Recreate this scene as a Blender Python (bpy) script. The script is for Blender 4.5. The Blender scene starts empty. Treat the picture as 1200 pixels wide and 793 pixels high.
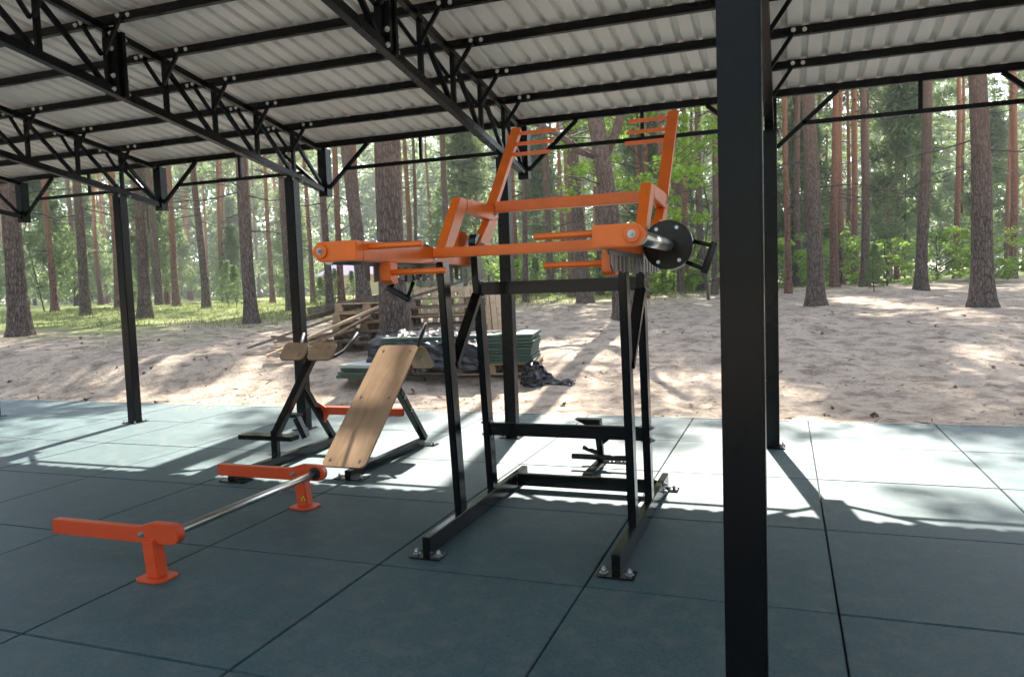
import bpy, bmesh, math, random
import numpy as np
from mathutils import Vector, Matrix
random.seed(7)
SC = bpy.context.scene
COL = SC.collection
R = math.radians
PI = math.pi

# ------------------------------------------------------------------ materials
def mat(name, base, rough=0.5, metal=0.0, spec=0.5):
    m = bpy.data.materials.new(name); m.use_nodes = True
    b = m.node_tree.nodes['Principled BSDF']
    b.inputs['Base Color'].default_value = (*base, 1)
    b.inputs['Roughness'].default_value = rough
    b.inputs['Metallic'].default_value = metal
    b.inputs['Specular IOR Level'].default_value = spec
    return m
def N(m, t, **kw):
    n = m.node_tree.nodes.new(t)
    for k, v in kw.items():
        if k in n.inputs: n.inputs[k].default_value = v
        else: setattr(n, k, v)
    return n
def L(m, a, b): m.node_tree.links.new(a, b)
def bsdf(m): return m.node_tree.nodes['Principled BSDF']
def coords(m, kind='Object', scale=(1, 1, 1)):
    tc = N(m, 'ShaderNodeTexCoord'); mp = N(m, 'ShaderNodeMapping')
    mp.inputs['Scale'].default_value = scale
    L(m, tc.outputs[kind], mp.inputs['Vector']); return mp.outputs['Vector']
def noise(m, vec, scale, detail=6, rough=0.55, dist=0.0):
    n = N(m, 'ShaderNodeTexNoise', Scale=scale, Detail=detail, Roughness=rough, Distortion=dist)
    L(m, vec, n.inputs['Vector']); return n.outputs['Fac']
def ramp(m, fac, stops):
    r = N(m, 'ShaderNodeValToRGB'); L(m, fac, r.inputs['Fac'])
    e = r.color_ramp.elements
    while len(e) < len(stops): e.new(0.5)
    for i, (p, c) in enumerate(stops):
        e[i].position = p; e[i].color = (*c, 1) if len(c) == 3 else c
    return r.outputs['Color']
def mix(m, fac, a, b):
    n = N(m, 'ShaderNodeMix', data_type='RGBA')
    for s, v in ((0, fac), (6, a), (7, b)):
        if isinstance(v, (int, float)): n.inputs[s].default_value = v
        elif isinstance(v, tuple): n.inputs[s].default_value = (*v, 1)
        else: L(m, v, n.inputs[s])
    return n.outputs[2]
def bump(m, h, strength=0.3, dist=0.01, prev=None):
    b = N(m, 'ShaderNodeBump', Strength=strength, Distance=dist); L(m, h, b.inputs['Height'])
    if prev is not None: L(m, prev, b.inputs['Normal'])
    L(m, b.outputs['Normal'], bsdf(m).inputs['Normal']); return b.outputs['Normal']
def rrange(m, fac, lo, hi):
    r = N(m, 'ShaderNodeMapRange'); L(m, fac, r.inputs['Value'])
    r.inputs['To Min'].default_value = lo; r.inputs['To Max'].default_value = hi
    L(m, r.outputs['Result'], bsdf(m).inputs['Roughness'])

def paint(name, base, rough, wear, spec=0.5):
    m = mat(name, base, rough, 0, spec); v = coords(m)
    n = noise(m, v, 9, 5); d = noise(m, v, 2.2, 3)
    c = ramp(m, n, [(0.35, tuple(x*0.9 for x in base)), (0.62, base), (0.8, wear)])
    L(m, c, bsdf(m).inputs['Base Color']); rrange(m, d, rough*0.75, rough*1.35)
    bump(m, noise(m, v, 160, 2), 0.05, 0.002); return m
M = {}
M['black'] = paint('gloss_black_paint', (0.004, 0.004, 0.0038), 0.17, (0.006, 0.0055, 0.0055), 0.30)
M['roofblack'] = paint('black_shelter_paint', (0.0038, 0.0038, 0.004), 0.25, (0.006, 0.005, 0.005), 0.20)
M['orange'] = paint('orange_powder_paint', (0.86, 0.165, 0.013), 0.30, (0.90, 0.185, 0.022))
M['orange_red'] = paint('deep_orange_paint', (0.64, 0.075, 0.018), 0.30, (0.68, 0.095, 0.025))
M['zinc'] = mat('zinc_bolt', (0.40, 0.41, 0.42), 0.35, 0.9)
M['boltlight'] = mat('galvanised_bolt', (0.66, 0.68, 0.66), 0.4, 0.5)
M['chrome'] = mat('brushed_steel', (0.55, 0.54, 0.52), 0.28, 1.0)
M['comb'] = mat('raw_steel_plate', (0.16, 0.15, 0.145), 0.5, 0.6)
M['rubberblack'] = mat('black_rubber', (0.012, 0.012, 0.013), 0.6)
M['dumpster'] = mat('pale_grey_plastic', (0.55, 0.60, 0.66), 0.45)
M['lid'] = mat('white_plastic', (0.75, 0.77, 0.80), 0.4)

# plywood
m = mat('varnished_plywood', (0.4, 0.25, 0.13), 0.34); v = coords(m, 'Object', (14, 1.6, 1.6))
n1 = noise(m, v, 1.6, 8, 0.6, 1.2); v2 = coords(m, 'Object', (2, 2, 2)); n2 = noise(m, v2, 1.5, 4)
c1 = ramp(m, n1, [(0.3, (0.40, 0.265, 0.16)), (0.5, (0.47, 0.32, 0.20)), (0.7, (0.53, 0.375, 0.24))])
c2 = ramp(m, n2, [(0.35, (0.75, 0.70, 0.66)), (0.65, (1.05, 1.0, 0.98))])
mx = N(m, 'ShaderNodeMix', data_type='RGBA', blend_type='MULTIPLY'); mx.inputs[0].default_value = 1
L(m, c1, mx.inputs[6]); L(m, c2, mx.inputs[7]); L(m, mx.outputs[2], bsdf(m).inputs['Base Color'])
bump(m, n1, 0.06, 0.002); M['ply'] = m
m = mat('plywood_edge', (0.22, 0.13, 0.07), 0.6); v = coords(m, 'Object', (1, 1, 1)); M['plyedge'] = m

def wood(name, lo, mid, hi, sc=(3, 3, 3)):
    m = mat(name, mid, 0.75); v = coords(m, 'Object', sc)
    n = noise(m, v, 5, 8, 0.65, 0.6); L(m, ramp(m, n, [(0.28, lo), (0.5, mid), (0.75, hi)]), bsdf(m).inputs['Base Color'])
    bump(m, n, 0.3, 0.006); return m
M['pallet'] = wood('pallet_wood', (0.20, 0.135, 0.08), (0.40, 0.285, 0.175), (0.52, 0.39, 0.26))
M['oldpallet'] = wood('grey_pallet_wood', (0.09, 0.07, 0.055), (0.21, 0.165, 0.125), (0.32, 0.26, 0.20))
M['plank'] = wood('fresh_plank_wood', (0.34, 0.22, 0.12), (0.50, 0.36, 0.22), (0.6, 0.45, 0.3))
M['beam'] = wood('weathered_beam_wood', (0.05, 0.04, 0.033), (0.13, 0.10, 0.078), (0.22, 0.17, 0.13))

# rubber floor tiles
def rubber(name, lo, mid, hi):
    m = mat(name, mid, 0.62); v = coords(m, 'Object')
    n = noise(m, v, 210, 4, 0.75); big = noise(m, v, 1.1, 5, 0.6); mid2 = noise(m, v, 9, 4, 0.6)
    c = ramp(m, n, [(0.33, lo), (0.52, mid), (0.72, hi)])
    fl = noise(m, v, 48, 5, 0.7)
    n_c = c; f2_ = ramp(m, fl, [(0.36, (0.80, 0.82, 0.84)), (0.64, (1.18, 1.16, 1.14))])
    m0 = N(m, 'ShaderNodeMix', data_type='RGBA', blend_type='MULTIPLY'); m0.inputs[0].default_value = 1; L(m, c, m0.inputs[6]); L(m, f2_, m0.inputs[7]); c = m0.outputs[2]
    d = ramp(m, big, [(0.35, (0.82, 0.88, 0.90)), (0.65, (1.15, 1.08, 1.04))])
    mx = N(m, 'ShaderNodeMix', data_type='RGBA', blend_type='MULTIPLY'); mx.inputs[0].default_value = 1
    L(m, c, mx.inputs[6]); L(m, d, mx.inputs[7])
    dust = ramp(m, mid2, [(0.44, (0, 0, 0)), (0.50, (0.05, 0.05, 0.05)), (0.74, (0.40, 0.40, 0.40))])
    gi = N(m, 'ShaderNodeNewGeometry'); tv = ramp(m, gi.outputs['Random Per Island'], [(0.0, (0.88, 0.90, 0.90)), (1.0, (1.12, 1.08, 1.06))])
    m3 = N(m, 'ShaderNodeMix', data_type='RGBA', blend_type='MULTIPLY'); m3.inputs[0].default_value = 1; L(m, mx.outputs[2], m3.inputs[6]); L(m, tv, m3.inputs[7])
    c3 = mix(m, dust, m3.outputs[2], (0.16, 0.145, 0.125))
    L(m, c3, bsdf(m).inputs['Base Color']); rrange(m, mid2, 0.50, 0.72)
    bump(m, n, 0.35, 0.002); return m
M['tile'] = rubber('green_rubber_granule', (0.011, 0.038, 0.042), (0.033, 0.078, 0.084), (0.086, 0.146, 0.152))
M['seam'] = mat('seam_dark', (0.012, 0.02, 0.02), 0.9)
M['tilestack'] = rubber('new_green_rubber', (0.015, 0.045, 0.035), (0.030, 0.075, 0.055), (0.06, 0.12, 0.09))

# roof sheet
m = mat('painted_steel_sheet', (0.75, 0.7, 0.68), 0.36); v = coords(m, 'Object', (1, 0.25, 1))
n = noise(m, v, 2.5, 4); L(m, ramp(m, n, [(0.3, (0.72, 0.665, 0.635)), (0.7, (0.83, 0.775, 0.745))]), bsdf(m).inputs['Base Color'])
M['sheet'] = m

# sandy forest ground
m = mat('sandy_forest_soil', (0.4, 0.33, 0.27), 0.95, 0, 0.15); v = coords(m, 'Object')
a = noise(m, v, 0.5, 6, 0.6, 0.4); b_ = noise(m, v, 3.3, 8, 0.68, 0.3); c_ = noise(m, v, 26, 8, 0.7); g_ = noise(m, v, 0.28, 5, 0.6)
sand = ramp(m, c_, [(0.28, (0.27, 0.21, 0.155)), (0.5, (0.41, 0.335, 0.262)), (0.72, (0.49, 0.41, 0.33))])
duff = ramp(m, c_, [(0.3, (0.10, 0.075, 0.055)), (0.7, (0.25, 0.19, 0.145))])
mask = ramp(m, b_, [(0.46, (0, 0, 0)), (0.62, (0.85, 0.85, 0.85))])
col = mix(m, mask, sand, duff)
grass = ramp(m, c_, [(0.3, (0.07, 0.10, 0.028)), (0.7, (0.21, 0.23, 0.08))])
tc = N(m, 'ShaderNodeTexCoord'); sp = N(m, 'ShaderNodeSeparateXYZ'); L(m, tc.outputs['Object'], sp.inputs[0])
ma = N(m, 'ShaderNodeMath', operation='MULTIPLY'); ma.inputs[1].default_value = -0.06; L(m, sp.outputs['X'], ma.inputs[0])
mb = N(m, 'ShaderNodeMath', operation='MULTIPLY_ADD'); mb.inputs[1].default_value = 0.052; L(m, sp.outputs['Y'], mb.inputs[0]); L(m, ma.outputs[0], mb.inputs[2])
mc = N(m, 'ShaderNodeMath', operation='ADD'); L(m, mb.outputs[0], mc.inputs[0]); L(m, a, mc.inputs[1])
gm = ramp(m, mc.outputs[0], [(0.0, (0, 0, 0)), (1.0, (1, 1, 1))])
mr = N(m, 'ShaderNodeMapRange'); L(m, mc.outputs[0], mr.inputs['Value']); mr.inputs['From Min'].default_value = 1.45; mr.inputs['From Max'].default_value = 1.85
col = mix(m, mr.outputs['Result'], col, grass)
L(m, col, bsdf(m).inputs['Base Color'])
nb = bump(m, b_, 0.8, 0.09); bump(m, c_, 0.8, 0.025, nb)
M['ground'] = m

def bark(name, lo, mid, hi, upper, sc=1.0):
    m = mat(name, mid, 0.95, 0, 0.2); v = coords(m, 'Object', (1, 1, 0.20)); v1 = coords(m, 'Object')
    n = noise(m, v, 24*sc, 9, 0.7, 0.5); vs_ = coords(m, 'Object', (1, 1, 0.27)); vo = N(m, 'ShaderNodeTexVoronoi', Scale=25*sc, Randomness=0.9, feature='DISTANCE_TO_EDGE'); L(m, vs_, vo.inputs['Vector'])
    fine = noise(m, v1, 45, 6, 0.7)
    c = ramp(m, n, [(0.30, lo), (0.50, mid), (0.72, hi)])
    crack = ramp(m, vo.outputs['Distance'], [(0.0, (0.30, 0.28, 0.27)), (0.16, (1, 1, 1))])
    mx = N(m, 'ShaderNodeMix', data_type='RGBA', blend_type='MULTIPLY'); mx.inputs[0].default_value = 1
    L(m, c, mx.inputs[6]); L(m, crack, mx.inputs[7])
    tc = N(m, 'ShaderNodeTexCoord'); sp = N(m, 'ShaderNodeSeparateXYZ'); L(m, tc.outputs['Object'], sp.inputs[0])
    mr = N(m, 'ShaderNodeMapRange'); L(m, sp.outputs['Z'], mr.inputs['Value']); mr.inputs['From Min'].default_value = 1.5; mr.inputs['From Max'].default_value = 7.0
    c2 = mix(m, mr.outputs['Result'], mx.outputs[2], upper)
    L(m, c2, bsdf(m).inputs['Base Color'])
    nb = bump(m, vo.outputs['Distance'], 0.9, 0.05); nb = bump(m, n, 0.7, 0.03, nb); bump(m, fine, 0.4, 0.01, nb)
    return m
M['bark0'] = bark('grey_pine_bark', (0.055, 0.043, 0.036), (0.155, 0.120, 0.098), (0.26, 0.205, 0.175), (0.25, 0.15, 0.10))
M['bark1'] = bark('reddish_pine_bark', (0.075, 0.045, 0.034), (0.22, 0.125, 0.092), (0.34, 0.21, 0.155), (0.42, 0.19, 0.10))
M['twig'] = mat('dead_twig', (0.07, 0.055, 0.045), 0.9)

def leafmat(name, c0, c1, trans):
    m = mat(name, c0, 0.6, 0, 0.3)
    gi = N(m, 'ShaderNodeNewGeometry'); rp = ramp(m, gi.outputs['Random Per Island'], [(0.0, c0), (1.0, c1)])
    L(m, rp, bsdf(m).inputs['Base Color'])
    tr = N(m, 'ShaderNodeBsdfTranslucent'); L(m, rp, tr.inputs['Color'])
    ms = N(m, 'ShaderNodeMixShader'); ms.inputs[0].default_value = trans
    out = m.node_tree.nodes['Material Output']
    L(m, bsdf(m).outputs[0], ms.inputs[1]); L(m, tr.outputs[0], ms.inputs[2]); L(m, ms.outputs[0], out.inputs['Surface'])
    return m
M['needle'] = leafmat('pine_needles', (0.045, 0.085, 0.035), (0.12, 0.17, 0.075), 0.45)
M['needlefar'] = leafmat('far_pine_needles', (0.13, 0.19, 0.075), (0.26, 0.33, 0.15), 0.55)  # paler than the near needles: distance haze and backlight put into the colour
M['needleyoung'] = leafmat('young_pine_needles', (0.09, 0.15, 0.05), (0.20, 0.27, 0.11), 0.45)
M['leaf'] = leafmat('oak_leaves', (0.17, 0.31, 0.03), (0.36, 0.52, 0.08), 0.62)
M['bush'] = leafmat('bush_leaves', (0.14, 0.26, 0.035), (0.32, 0.44, 0.09), 0.6)
M['grassblade'] = leafmat('grass_blades', (0.10, 0.15, 0.035), (0.30, 0.30, 0.12), 0.4)
M['litter'] = leafmat('dry_litter', (0.14, 0.09, 0.05), (0.40, 0.30, 0.19), 0.1)
M['sandgrain'] = mat('pale_sand', (0.42, 0.35, 0.27), 0.95)
M['debris'] = leafmat('dark_debris', (0.05, 0.032, 0.022), (0.20, 0.13, 0.08), 0.0)
m = mat('black_film', (0.005, 0.006, 0.009), 0.16, 0, 0.4); v = coords(m); n = noise(m, v, 9, 6, 0.7, 0.8); bump(m, n, 0.5, 0.02); M['film'] = m
M['wall'] = mat('cream_render', (0.62, 0.50, 0.27), 0.9)
M['roofhouse'] = mat('lilac_roof_sheet', (0.17, 0.135, 0.22), 0.9)
M['winglass'] = mat('house_window_glass', (0.03, 0.035, 0.04), 0.1)
M['winframe'] = mat('house_window_frame', (0.7, 0.7, 0.68), 0.5)
M['fence'] = mat('brown_fence_sheet', (0.075, 0.06, 0.058), 0.55)
M['sticker'] = mat('yellow_sticker', (0.75, 0.50, 0.03), 0.4)
M['ink'] = mat('black_ink', (0.01, 0.01, 0.01), 0.5)
M['white'] = mat('white_sticker', (0.7, 0.7, 0.7), 0.5)
M['packgreen'] = mat('pale_sheet_board', (0.42, 0.45, 0.42), 0.6)

# ------------------------------------------------------------------ mesh helpers
def wloc(o):
    v = Vector((0, 0, 0))
    while o is not None: v = v + o.location; o = o.parent
    return v
class MB:
    def __init__(s): s.bm = bmesh.new()
    def frame(s, a, b, up):
        d = (b-a).normalized(); up = Vector(up)
        if abs(d.dot(up)) > 0.98: up = Vector((0, 1, 0))
        side = d.cross(up).normalized(); u = side.cross(d).normalized(); return d, side, u
    def prism(s, pts, off, bev=0.0):
        """closed polygon pts extruded by vector off"""
        off = Vector(off); pts = [Vector(p) for p in pts]
        a = [s.bm.verts.new(p) for p in pts]; b = [s.bm.verts.new(p+off) for p in pts]
        fs = [s.bm.faces.new(a), s.bm.faces.new(b[::-1])]
        n = len(a)
        for i in range(n): fs.append(s.bm.faces.new((a[i], b[i], b[(i+1) % n], a[(i+1) % n])))
        bmesh.ops.recalc_face_normals(s.bm, faces=fs)
        if bev > 0:
            es = list({e for f in fs for e in f.edges})
            bmesh.ops.bevel(s.bm, geom=es, offset=bev, segments=2, affect='EDGES', clamp_overlap=True)
        return s
    def box(s, lo, hi, bev=0.0):
        x0, y0, z0 = lo; x1, y1, z1 = hi
        return s.prism([(x0, y0, z0), (x1, y0, z0), (x1, y1, z0), (x0, y1, z0)], (0, 0, z1-z0), bev)
    def beam(s, a, b, w, h, up=(0, 0, 1), bev=0.004):
        a = Vector(a); b = Vector(b); d, sd, u = s.frame(a, b, up)
        q = [a+sd*(w/2*i)+u*(h/2*j) for i, j in ((-1, -1), (1, -1), (1, 1), (-1, 1))]
        return s.prism(q, b-a, bev)
    def tube(s, pts, r, seg=12, cap=True):
        pts = [Vector(p) for p in pts]; n = len(pts)
        rs = r if isinstance(r, (list, tuple)) else [r]*n
        rings = []; fs = []
        ref = None
        for i, p in enumerate(pts):
            d = (pts[min(i+1, n-1)]-pts[max(i-1, 0)]).normalized()
            if ref is None:
                ref = Vector((0, 0, 1)) if abs(d.z) < 0.9 else Vector((1, 0, 0))
            sd = d.cross(ref).normalized(); u = sd.cross(d).normalized(); ref = u
            rings.append([s.bm.verts.new(p+(sd*math.cos(t)+u*math.sin(t))*rs[i]) for t in [2*PI*k/seg for k in range(seg)]])
        for i in range(n-1):
            for k in range(seg):
                f = s.bm.faces.new((rings[i][k], rings[i][(k+1) % seg], rings[i+1][(k+1) % seg], rings[i+1][k])); f.smooth = True; fs.append(f)
        if cap: fs += [s.bm.faces.new(rings[0][::-1]), s.bm.faces.new(rings[-1])]
        bmesh.ops.recalc_face_normals(s.bm, faces=fs)
        return s
    def disc(s, c, axis, r, t, seg=28, bev=0.0):
        c = Vector(c); ax = Vector(axis).normalized()
        if bev > 0: return s.tube([c, c+ax*bev, c+ax*(t-bev), c+ax*t], [r-bev, r, r, r-bev], seg)
        return s.tube([c, c+ax*t], r, seg)
    def build(s, name, m, parent=None):
        me = bpy.data.meshes.new(name); o = bpy.data.objects.new(name, me); COL.objects.link(o)
        if parent is not None:
            o.parent = parent
            off = wloc(parent)
            bmesh.ops.translate(s.bm, verts=s.bm.verts, vec=-off)
        s.bm.to_mesh(me); s.bm.free()
        mats = m if isinstance(m, (list, tuple)) else [m]
        for x in mats: me.materials.append(x if not isinstance(x, str) else M[x])
        return o
def thing(name, label, cat, loc=(0, 0, 0), group=None):
    o = bpy.data.objects.new(name, None); COL.objects.link(o); o.location = loc; o.empty_display_size = 0.2
    o['label'] = label; o['category'] = cat
    if group: o['group'] = group
    return o
def tag(o, label=None, cat=None, group=None, kind=None):
    if label: o['label'] = label
    if cat: o['category'] = cat
    if group: o['group'] = group
    if kind: o['kind'] = kind
    return o
def recenter(o, loc):
    """move a single-mesh thing's origin to loc"""
    loc = Vector(loc); o.data.transform(Matrix.Translation(-loc)); o.location = loc; return o
def copy_tree(o, parent=None):
    c = o.copy(); COL.objects.link(c); c.parent = parent
    for ch in list(o.children): copy_tree(ch, c)
    return c
def bolt(mb, p, axis, r=0.011, t=0.012):
    p = Vector(p); ax = Vector(axis).normalized()
    mb.disc(p, ax, r*1.7, 0.003, 14); mb.disc(p+ax*0.003, ax, r, t, 6); mb.disc(p+ax*(0.003+t), ax, r*0.6, 0.007, 10)

_BM = {}
def bolts(parent, lst, name='bolt', flat=False, m_='zinc'):
    for p, ax, r, t in lst:
        key = (round(r, 4), round(t, 4), flat, m_)
        if key not in _BM:
            mb = MB()
            if flat: mb.disc((0, 0, 0), (0, 0, 1), r, t, 14)
            else: bolt(mb, (0, 0, 0), (0, 0, 1), r, t)
            me = bpy.data.meshes.new(name); mb.bm.to_mesh(me); mb.bm.free(); me.materials.append(M[m_]); _BM[key] = me
        o = bpy.data.objects.new(name, _BM[key]); COL.objects.link(o); o.parent = parent; o.location = Vector(p)-wloc(parent)
        o.rotation_mode = 'QUATERNION'; o.rotation_quaternion = Vector((0, 0, 1)).rotation_difference(Vector(ax).normalized())

# ------------------------------------------------------------------ terrain
CAMX, CAMY, CAMZ = 0.81605, -3.02690, 1.28739
YAW = 20.05093; CY, SY = math.cos(R(YAW)), math.sin(R(YAW))
GS = [(-60, 0), (6.5, 0.0), (7.5, 0.03), (9, 0.14), (11, 0.41), (14, 0.62), (20, 0.83), (27, 0.93), (45, 1.0), (90, 1.10), (140, 1.6), (400, 3.0)]
def gz(x, y):
    s = (x-CAMX)*(-SY)+(y-CAMY)*CY
    z = np.interp(s, [a for a, b in GS], [b for a, b in GS])
    t = np.clip((y-4.15)/1.8, 0, 1); t = t*t*(3-2*t)
    far = np.clip((y-6)/3, 0, 1)
    wob = (np.sin(x*1.7+y*0.6)*np.sin(y*1.3-x*0.4)*0.035+np.sin(x*0.5+1)*np.sin(y*0.37)*0.05)*far + (np.sin(x*5.1+y*2.2)*np.sin(y*4.3-x*1.9)*0.012+np.sin(x*11.3-y*5.2+np.sin(y*3.1)*2)*np.sin(y*12.7+x*4.9+np.sin(x*2.3)*2)*0.011)*np.clip((y-4.3)/0.8,0,1)
    return -0.022+0.016*np.clip((y-4.1)/0.1, 0, 1)*0 + (z+wob)*t
def gh(x, y): return float(gz(np.float64(x), np.float64(y)))

xs = np.concatenate([np.linspace(-260, -32, 24), np.linspace(-30, 14, 221), np.linspace(16, 160, 22)])
ys = np.concatenate([np.linspace(-60, 3.0, 16), np.linspace(3.4, 30, 190), np.linspace(31, 300, 45)])
xs = np.unique(np.concatenate([xs, np.linspace(-9, 4, 200)])); ys = np.unique(np.concatenate([ys, np.linspace(4.14, 12, 120)]))
X, Y = np.meshgrid(xs, ys); Z = gz(X, Y)
Z = np.where(Y < 4.12, -0.06, Z)
vs = np.stack([X, Y, Z], -1).reshape(-1, 3); nx, ny = len(xs), len(ys)
idx = np.arange(nx*ny).reshape(ny, nx)
fc = np.stack([idx[:-1, :-1], idx[:-1, 1:], idx[1:, 1:], idx[1:, :-1]], -1).reshape(-1, 4)
me = bpy.data.meshes.new('ground'); me.from_pydata(vs.tolist(), [], fc.tolist()); me.materials.append(M['ground'])
for p in me.polygons: p.use_smooth = True
g = bpy.data.objects.new('ground', me); COL.objects.link(g); g['kind'] = 'structure'

# rubber tile floor (tiles 1 m, thin dark joints)
TY = 1.0157
mb = MB(); mb.box((-9.0, -7.3, -0.045), (6.0, 4.10, -0.03)); o = mb.build('floor_base', 'seam'); o['kind'] = 'structure'
mb = MB(); rr = random.Random(3)
for i in range(-9, 6):
    for j in range(-7, 5):
        y0, y1 = j*TY, (j+1)*TY
        if j == 4: y1 = 4.10
        if y1-y0 < 0.02: continue
        dz = rr.uniform(-0.0012, 0.0012)
        mb.box((i+0.0038+rr.uniform(0, .001), y0+0.0038, -0.030), (i+1-0.0038, y1-(0.0038 if y1 < 4.05 else 0)-rr.uniform(0, .001), dz), 0.003)
o = mb.build('floor', 'tile'); o['kind'] = 'structure'
mb = MB(); mb.box((-9.0, 4.103, -0.06), (6.0, 4.125, -0.001), 0.002)
o = mb.build('floor_edging', mat('edge_strip', (0.25, 0.24, 0.22), 0.8)); o['kind'] = 'structure'

# ------------------------------------------------------------------ shelter
TXs = [-7.72, -5.61, -3.50, -1.39, 0.72, 2.83, 4.94]
SL = 0.165
def zp(y): return 2.725+SL*(3.5-y)            # underside of purlins = top of top chord
def zb(y): return 2.275+SL*(3.5-y)            # underside of bottom chord
shel = thing('open_shelter', 'open black steel shelter with pale corrugated sloping roof over the rubber floor', 'shelter', (-1.39, 0.9, 0))
PY = [3.5-0.507*k for k in range(0, 11)]
S = 0.046; BS = 0.056
for tx in TXs:
    for py in ((2.95, -1.12) if tx in (-3.50, 0.72) else (2.95,)):
        top = zb(py)-0.006
        mb = MB(); mb.beam((tx, py, 0.008), (tx, py, top), 0.10, 0.10, (0, 1, 0), 0.006); pst = mb.build('post', 'roofblack', shel)
        mb = MB(); mb.box((tx-0.09, py-0.09, 0.001), (tx+0.09, py+0.09, 0.0075)); mb.build('base_plate', 'roofblack', pst)
        mb = MB(); mb.box((tx-0.08, py-0.08, top-0.001), (tx+0.08, py+0.08, top+0.004)); mb.build('top_plate', 'roofblack', pst)
        bolts(pst, [((tx+sx*0.072, py+sy*0.072, 0.008), (0, 0, 1), 0.008, 0.01) for sx in (-1, 1) for sy in (-1, 1)])
        bolts(pst, [((tx+sx*0.068, py+sy*0.068, top-0.001), (0, 0, -1), 0.009, 0.02) for sx in (-1, 1) for sy in (-1, 1)])
    # truss
    yf, yb = -1.70, 3.53
    mb = MB(); mb.beam((tx, yf, zp(yf)-S/2-.002), (tx, yb, zp(yb)-S/2-.002), S, S); tr = mb.build('truss', 'roofblack', shel)
    mb = MB(); mb.beam((tx, yf, zb(yf)+BS/2), (tx, yb, zb(yb)+BS/2), 0.060, BS); mb.build('bottom_chord', 'roofblack', tr)
    mb = MB(); mb.box((tx-0.048, 3.455, zb(3.5)-0.03), (tx+0.048, 3.555, zp(3.5)-0.01), 0.004); mb.build('end_post', 'roofblack', tr)
    bl = []
    for k, y in enumerate(PY):
        if k:
            mb = MB(); mb.beam((tx, y, zb(y)+BS-0.005), (tx, y, zp(y)-S+0.003), 0.034, 0.034, (0, 1, 0), 0.003); mb.build('truss_vertical', 'roofblack', tr)
        if k < len(PY)-1 and k != 4:
            y2 = PY[k+1]; mb = MB(); mb.beam((tx, y2, zp(y2)-S-0.01), (tx, y-0.035, zb(y)+BS), 0.032, 0.032, (1, 0, 0), 0.003); mb.build('truss_diagonal', 'roofblack', tr)
        for s_ in (-1, 1):
            if k == 0 or y < -0.6: continue
            mb = MB(); mb.beam((tx+s_*0.014, y-0.032, zp(y)-0.20), (tx+s_*0.165, y-0.032, zp(y)+0.012), 0.026, 0.026, (0, 1, 0), 0.003); mb.build('purlin_strut', 'roofblack', tr)
            for q in (0.165, 0.235): bl.append(((tx+s_*q, y-0.0275 if q > .2 else y-0.046, zp(y)+0.028), (0, -1, 0), 0.009, 0.008))
    for dy in (-0.038, 0.038):
        y = 1.03+dy; mb = MB(); mb.box((tx-0.05, y-0.018, zb(y)+0.002), (tx+0.05, y+0.018, zp(y)-0.004), 0.003); mb.build('splice_plate', 'roofblack', tr)
        for s_ in (-1, 1):
            for zz in (0.03, 0.12, 0.30, 0.40): bl.append(((tx+s_*0.037, y+(-0.018 if dy < 0 else 0.018), zb(y)+zz), (0, -1 if dy < 0 else 1, 0), 0.010, 0.010))
    bolts(tr, bl, m_='boltlight')
for k, y in enumerate(PY):
    mb = MB(); mb.beam((-8.3, y, zp(y)+0.029), (5.5, y, zp(y)+0.029), 0.050, 0.056, (0, 0, 1), 0.005); mb.build('purlin', 'roofblack', shel)
# eave bracing between truss ends
for a, b in zip(TXs[:-1], TXs[1:]):
    z0 = 2.30; zt = 2.515; ye = 3.505
    mb = MB(); mb.beam((a+0.045, ye, z0+0.03), (a+0.50, ye, zp(3.5)+0.004), 0.034, 0.034, (0, 1, 0), 0.003); mb.build('knee_brace', 'roofblack', shel)
    mb = MB(); mb.beam((b-0.045, ye, z0+0.03), (b-0.50, ye, zp(3.5)+0.004), 0.034, 0.034, (0, 1, 0), 0.003); mb.build('knee_brace', 'roofblack', shel)
    mb = MB(); mb.beam((a+0.235, ye, zt-0.01), (b-0.235, ye, zt-0.01), 0.034, 0.034, (0, 1, 0), 0.003); mb.build('tie_bar', 'roofblack', shel)
    mb = MB(); mb.beam(((a+b)/2+0.02, ye, zt), ((a+b)/2+0.02, ye, zp(3.5)+0.004), 0.030, 0.030, (0, 1, 0), 0.003); mb.build('tie_hanger', 'roofblack', shel)
# corrugated sheet
pitch = 0.1375; prof = [(0, 0), (0.085, 0), (0.096, 0.029), (0.1265, 0.029)]
px = []; x = -8.5
while x < 5.7:
    for dx, dz in prof: px.append((x+dx, dz))
    x += pitch
ylist = [3.64, 3.5, 2.5, 1.5, 0.5, -0.5, -1.5, -1.95]
bm = bmesh.new(); rows = []
for y in ylist: rows.append([bm.verts.new((a, y, zp(y)+0.0605+dz)) for a, dz in px])
for i in range(len(rows)-1):
    for j in range(len(px)-1): bm.faces.new((rows[i][j], rows[i][j+1], rows[i+1][j+1], rows[i+1][j]))
bmesh.ops.recalc_face_normals(bm, faces=bm.faces)
mb = MB(); mb.bm.free(); mb.bm = bm; sh = mb.build('roof_sheet', 'sheet', shel)
so = sh.modifiers.new('thick', 'SOLIDIFY'); so.thickness = 0.0012; so.offset = 0

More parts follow.
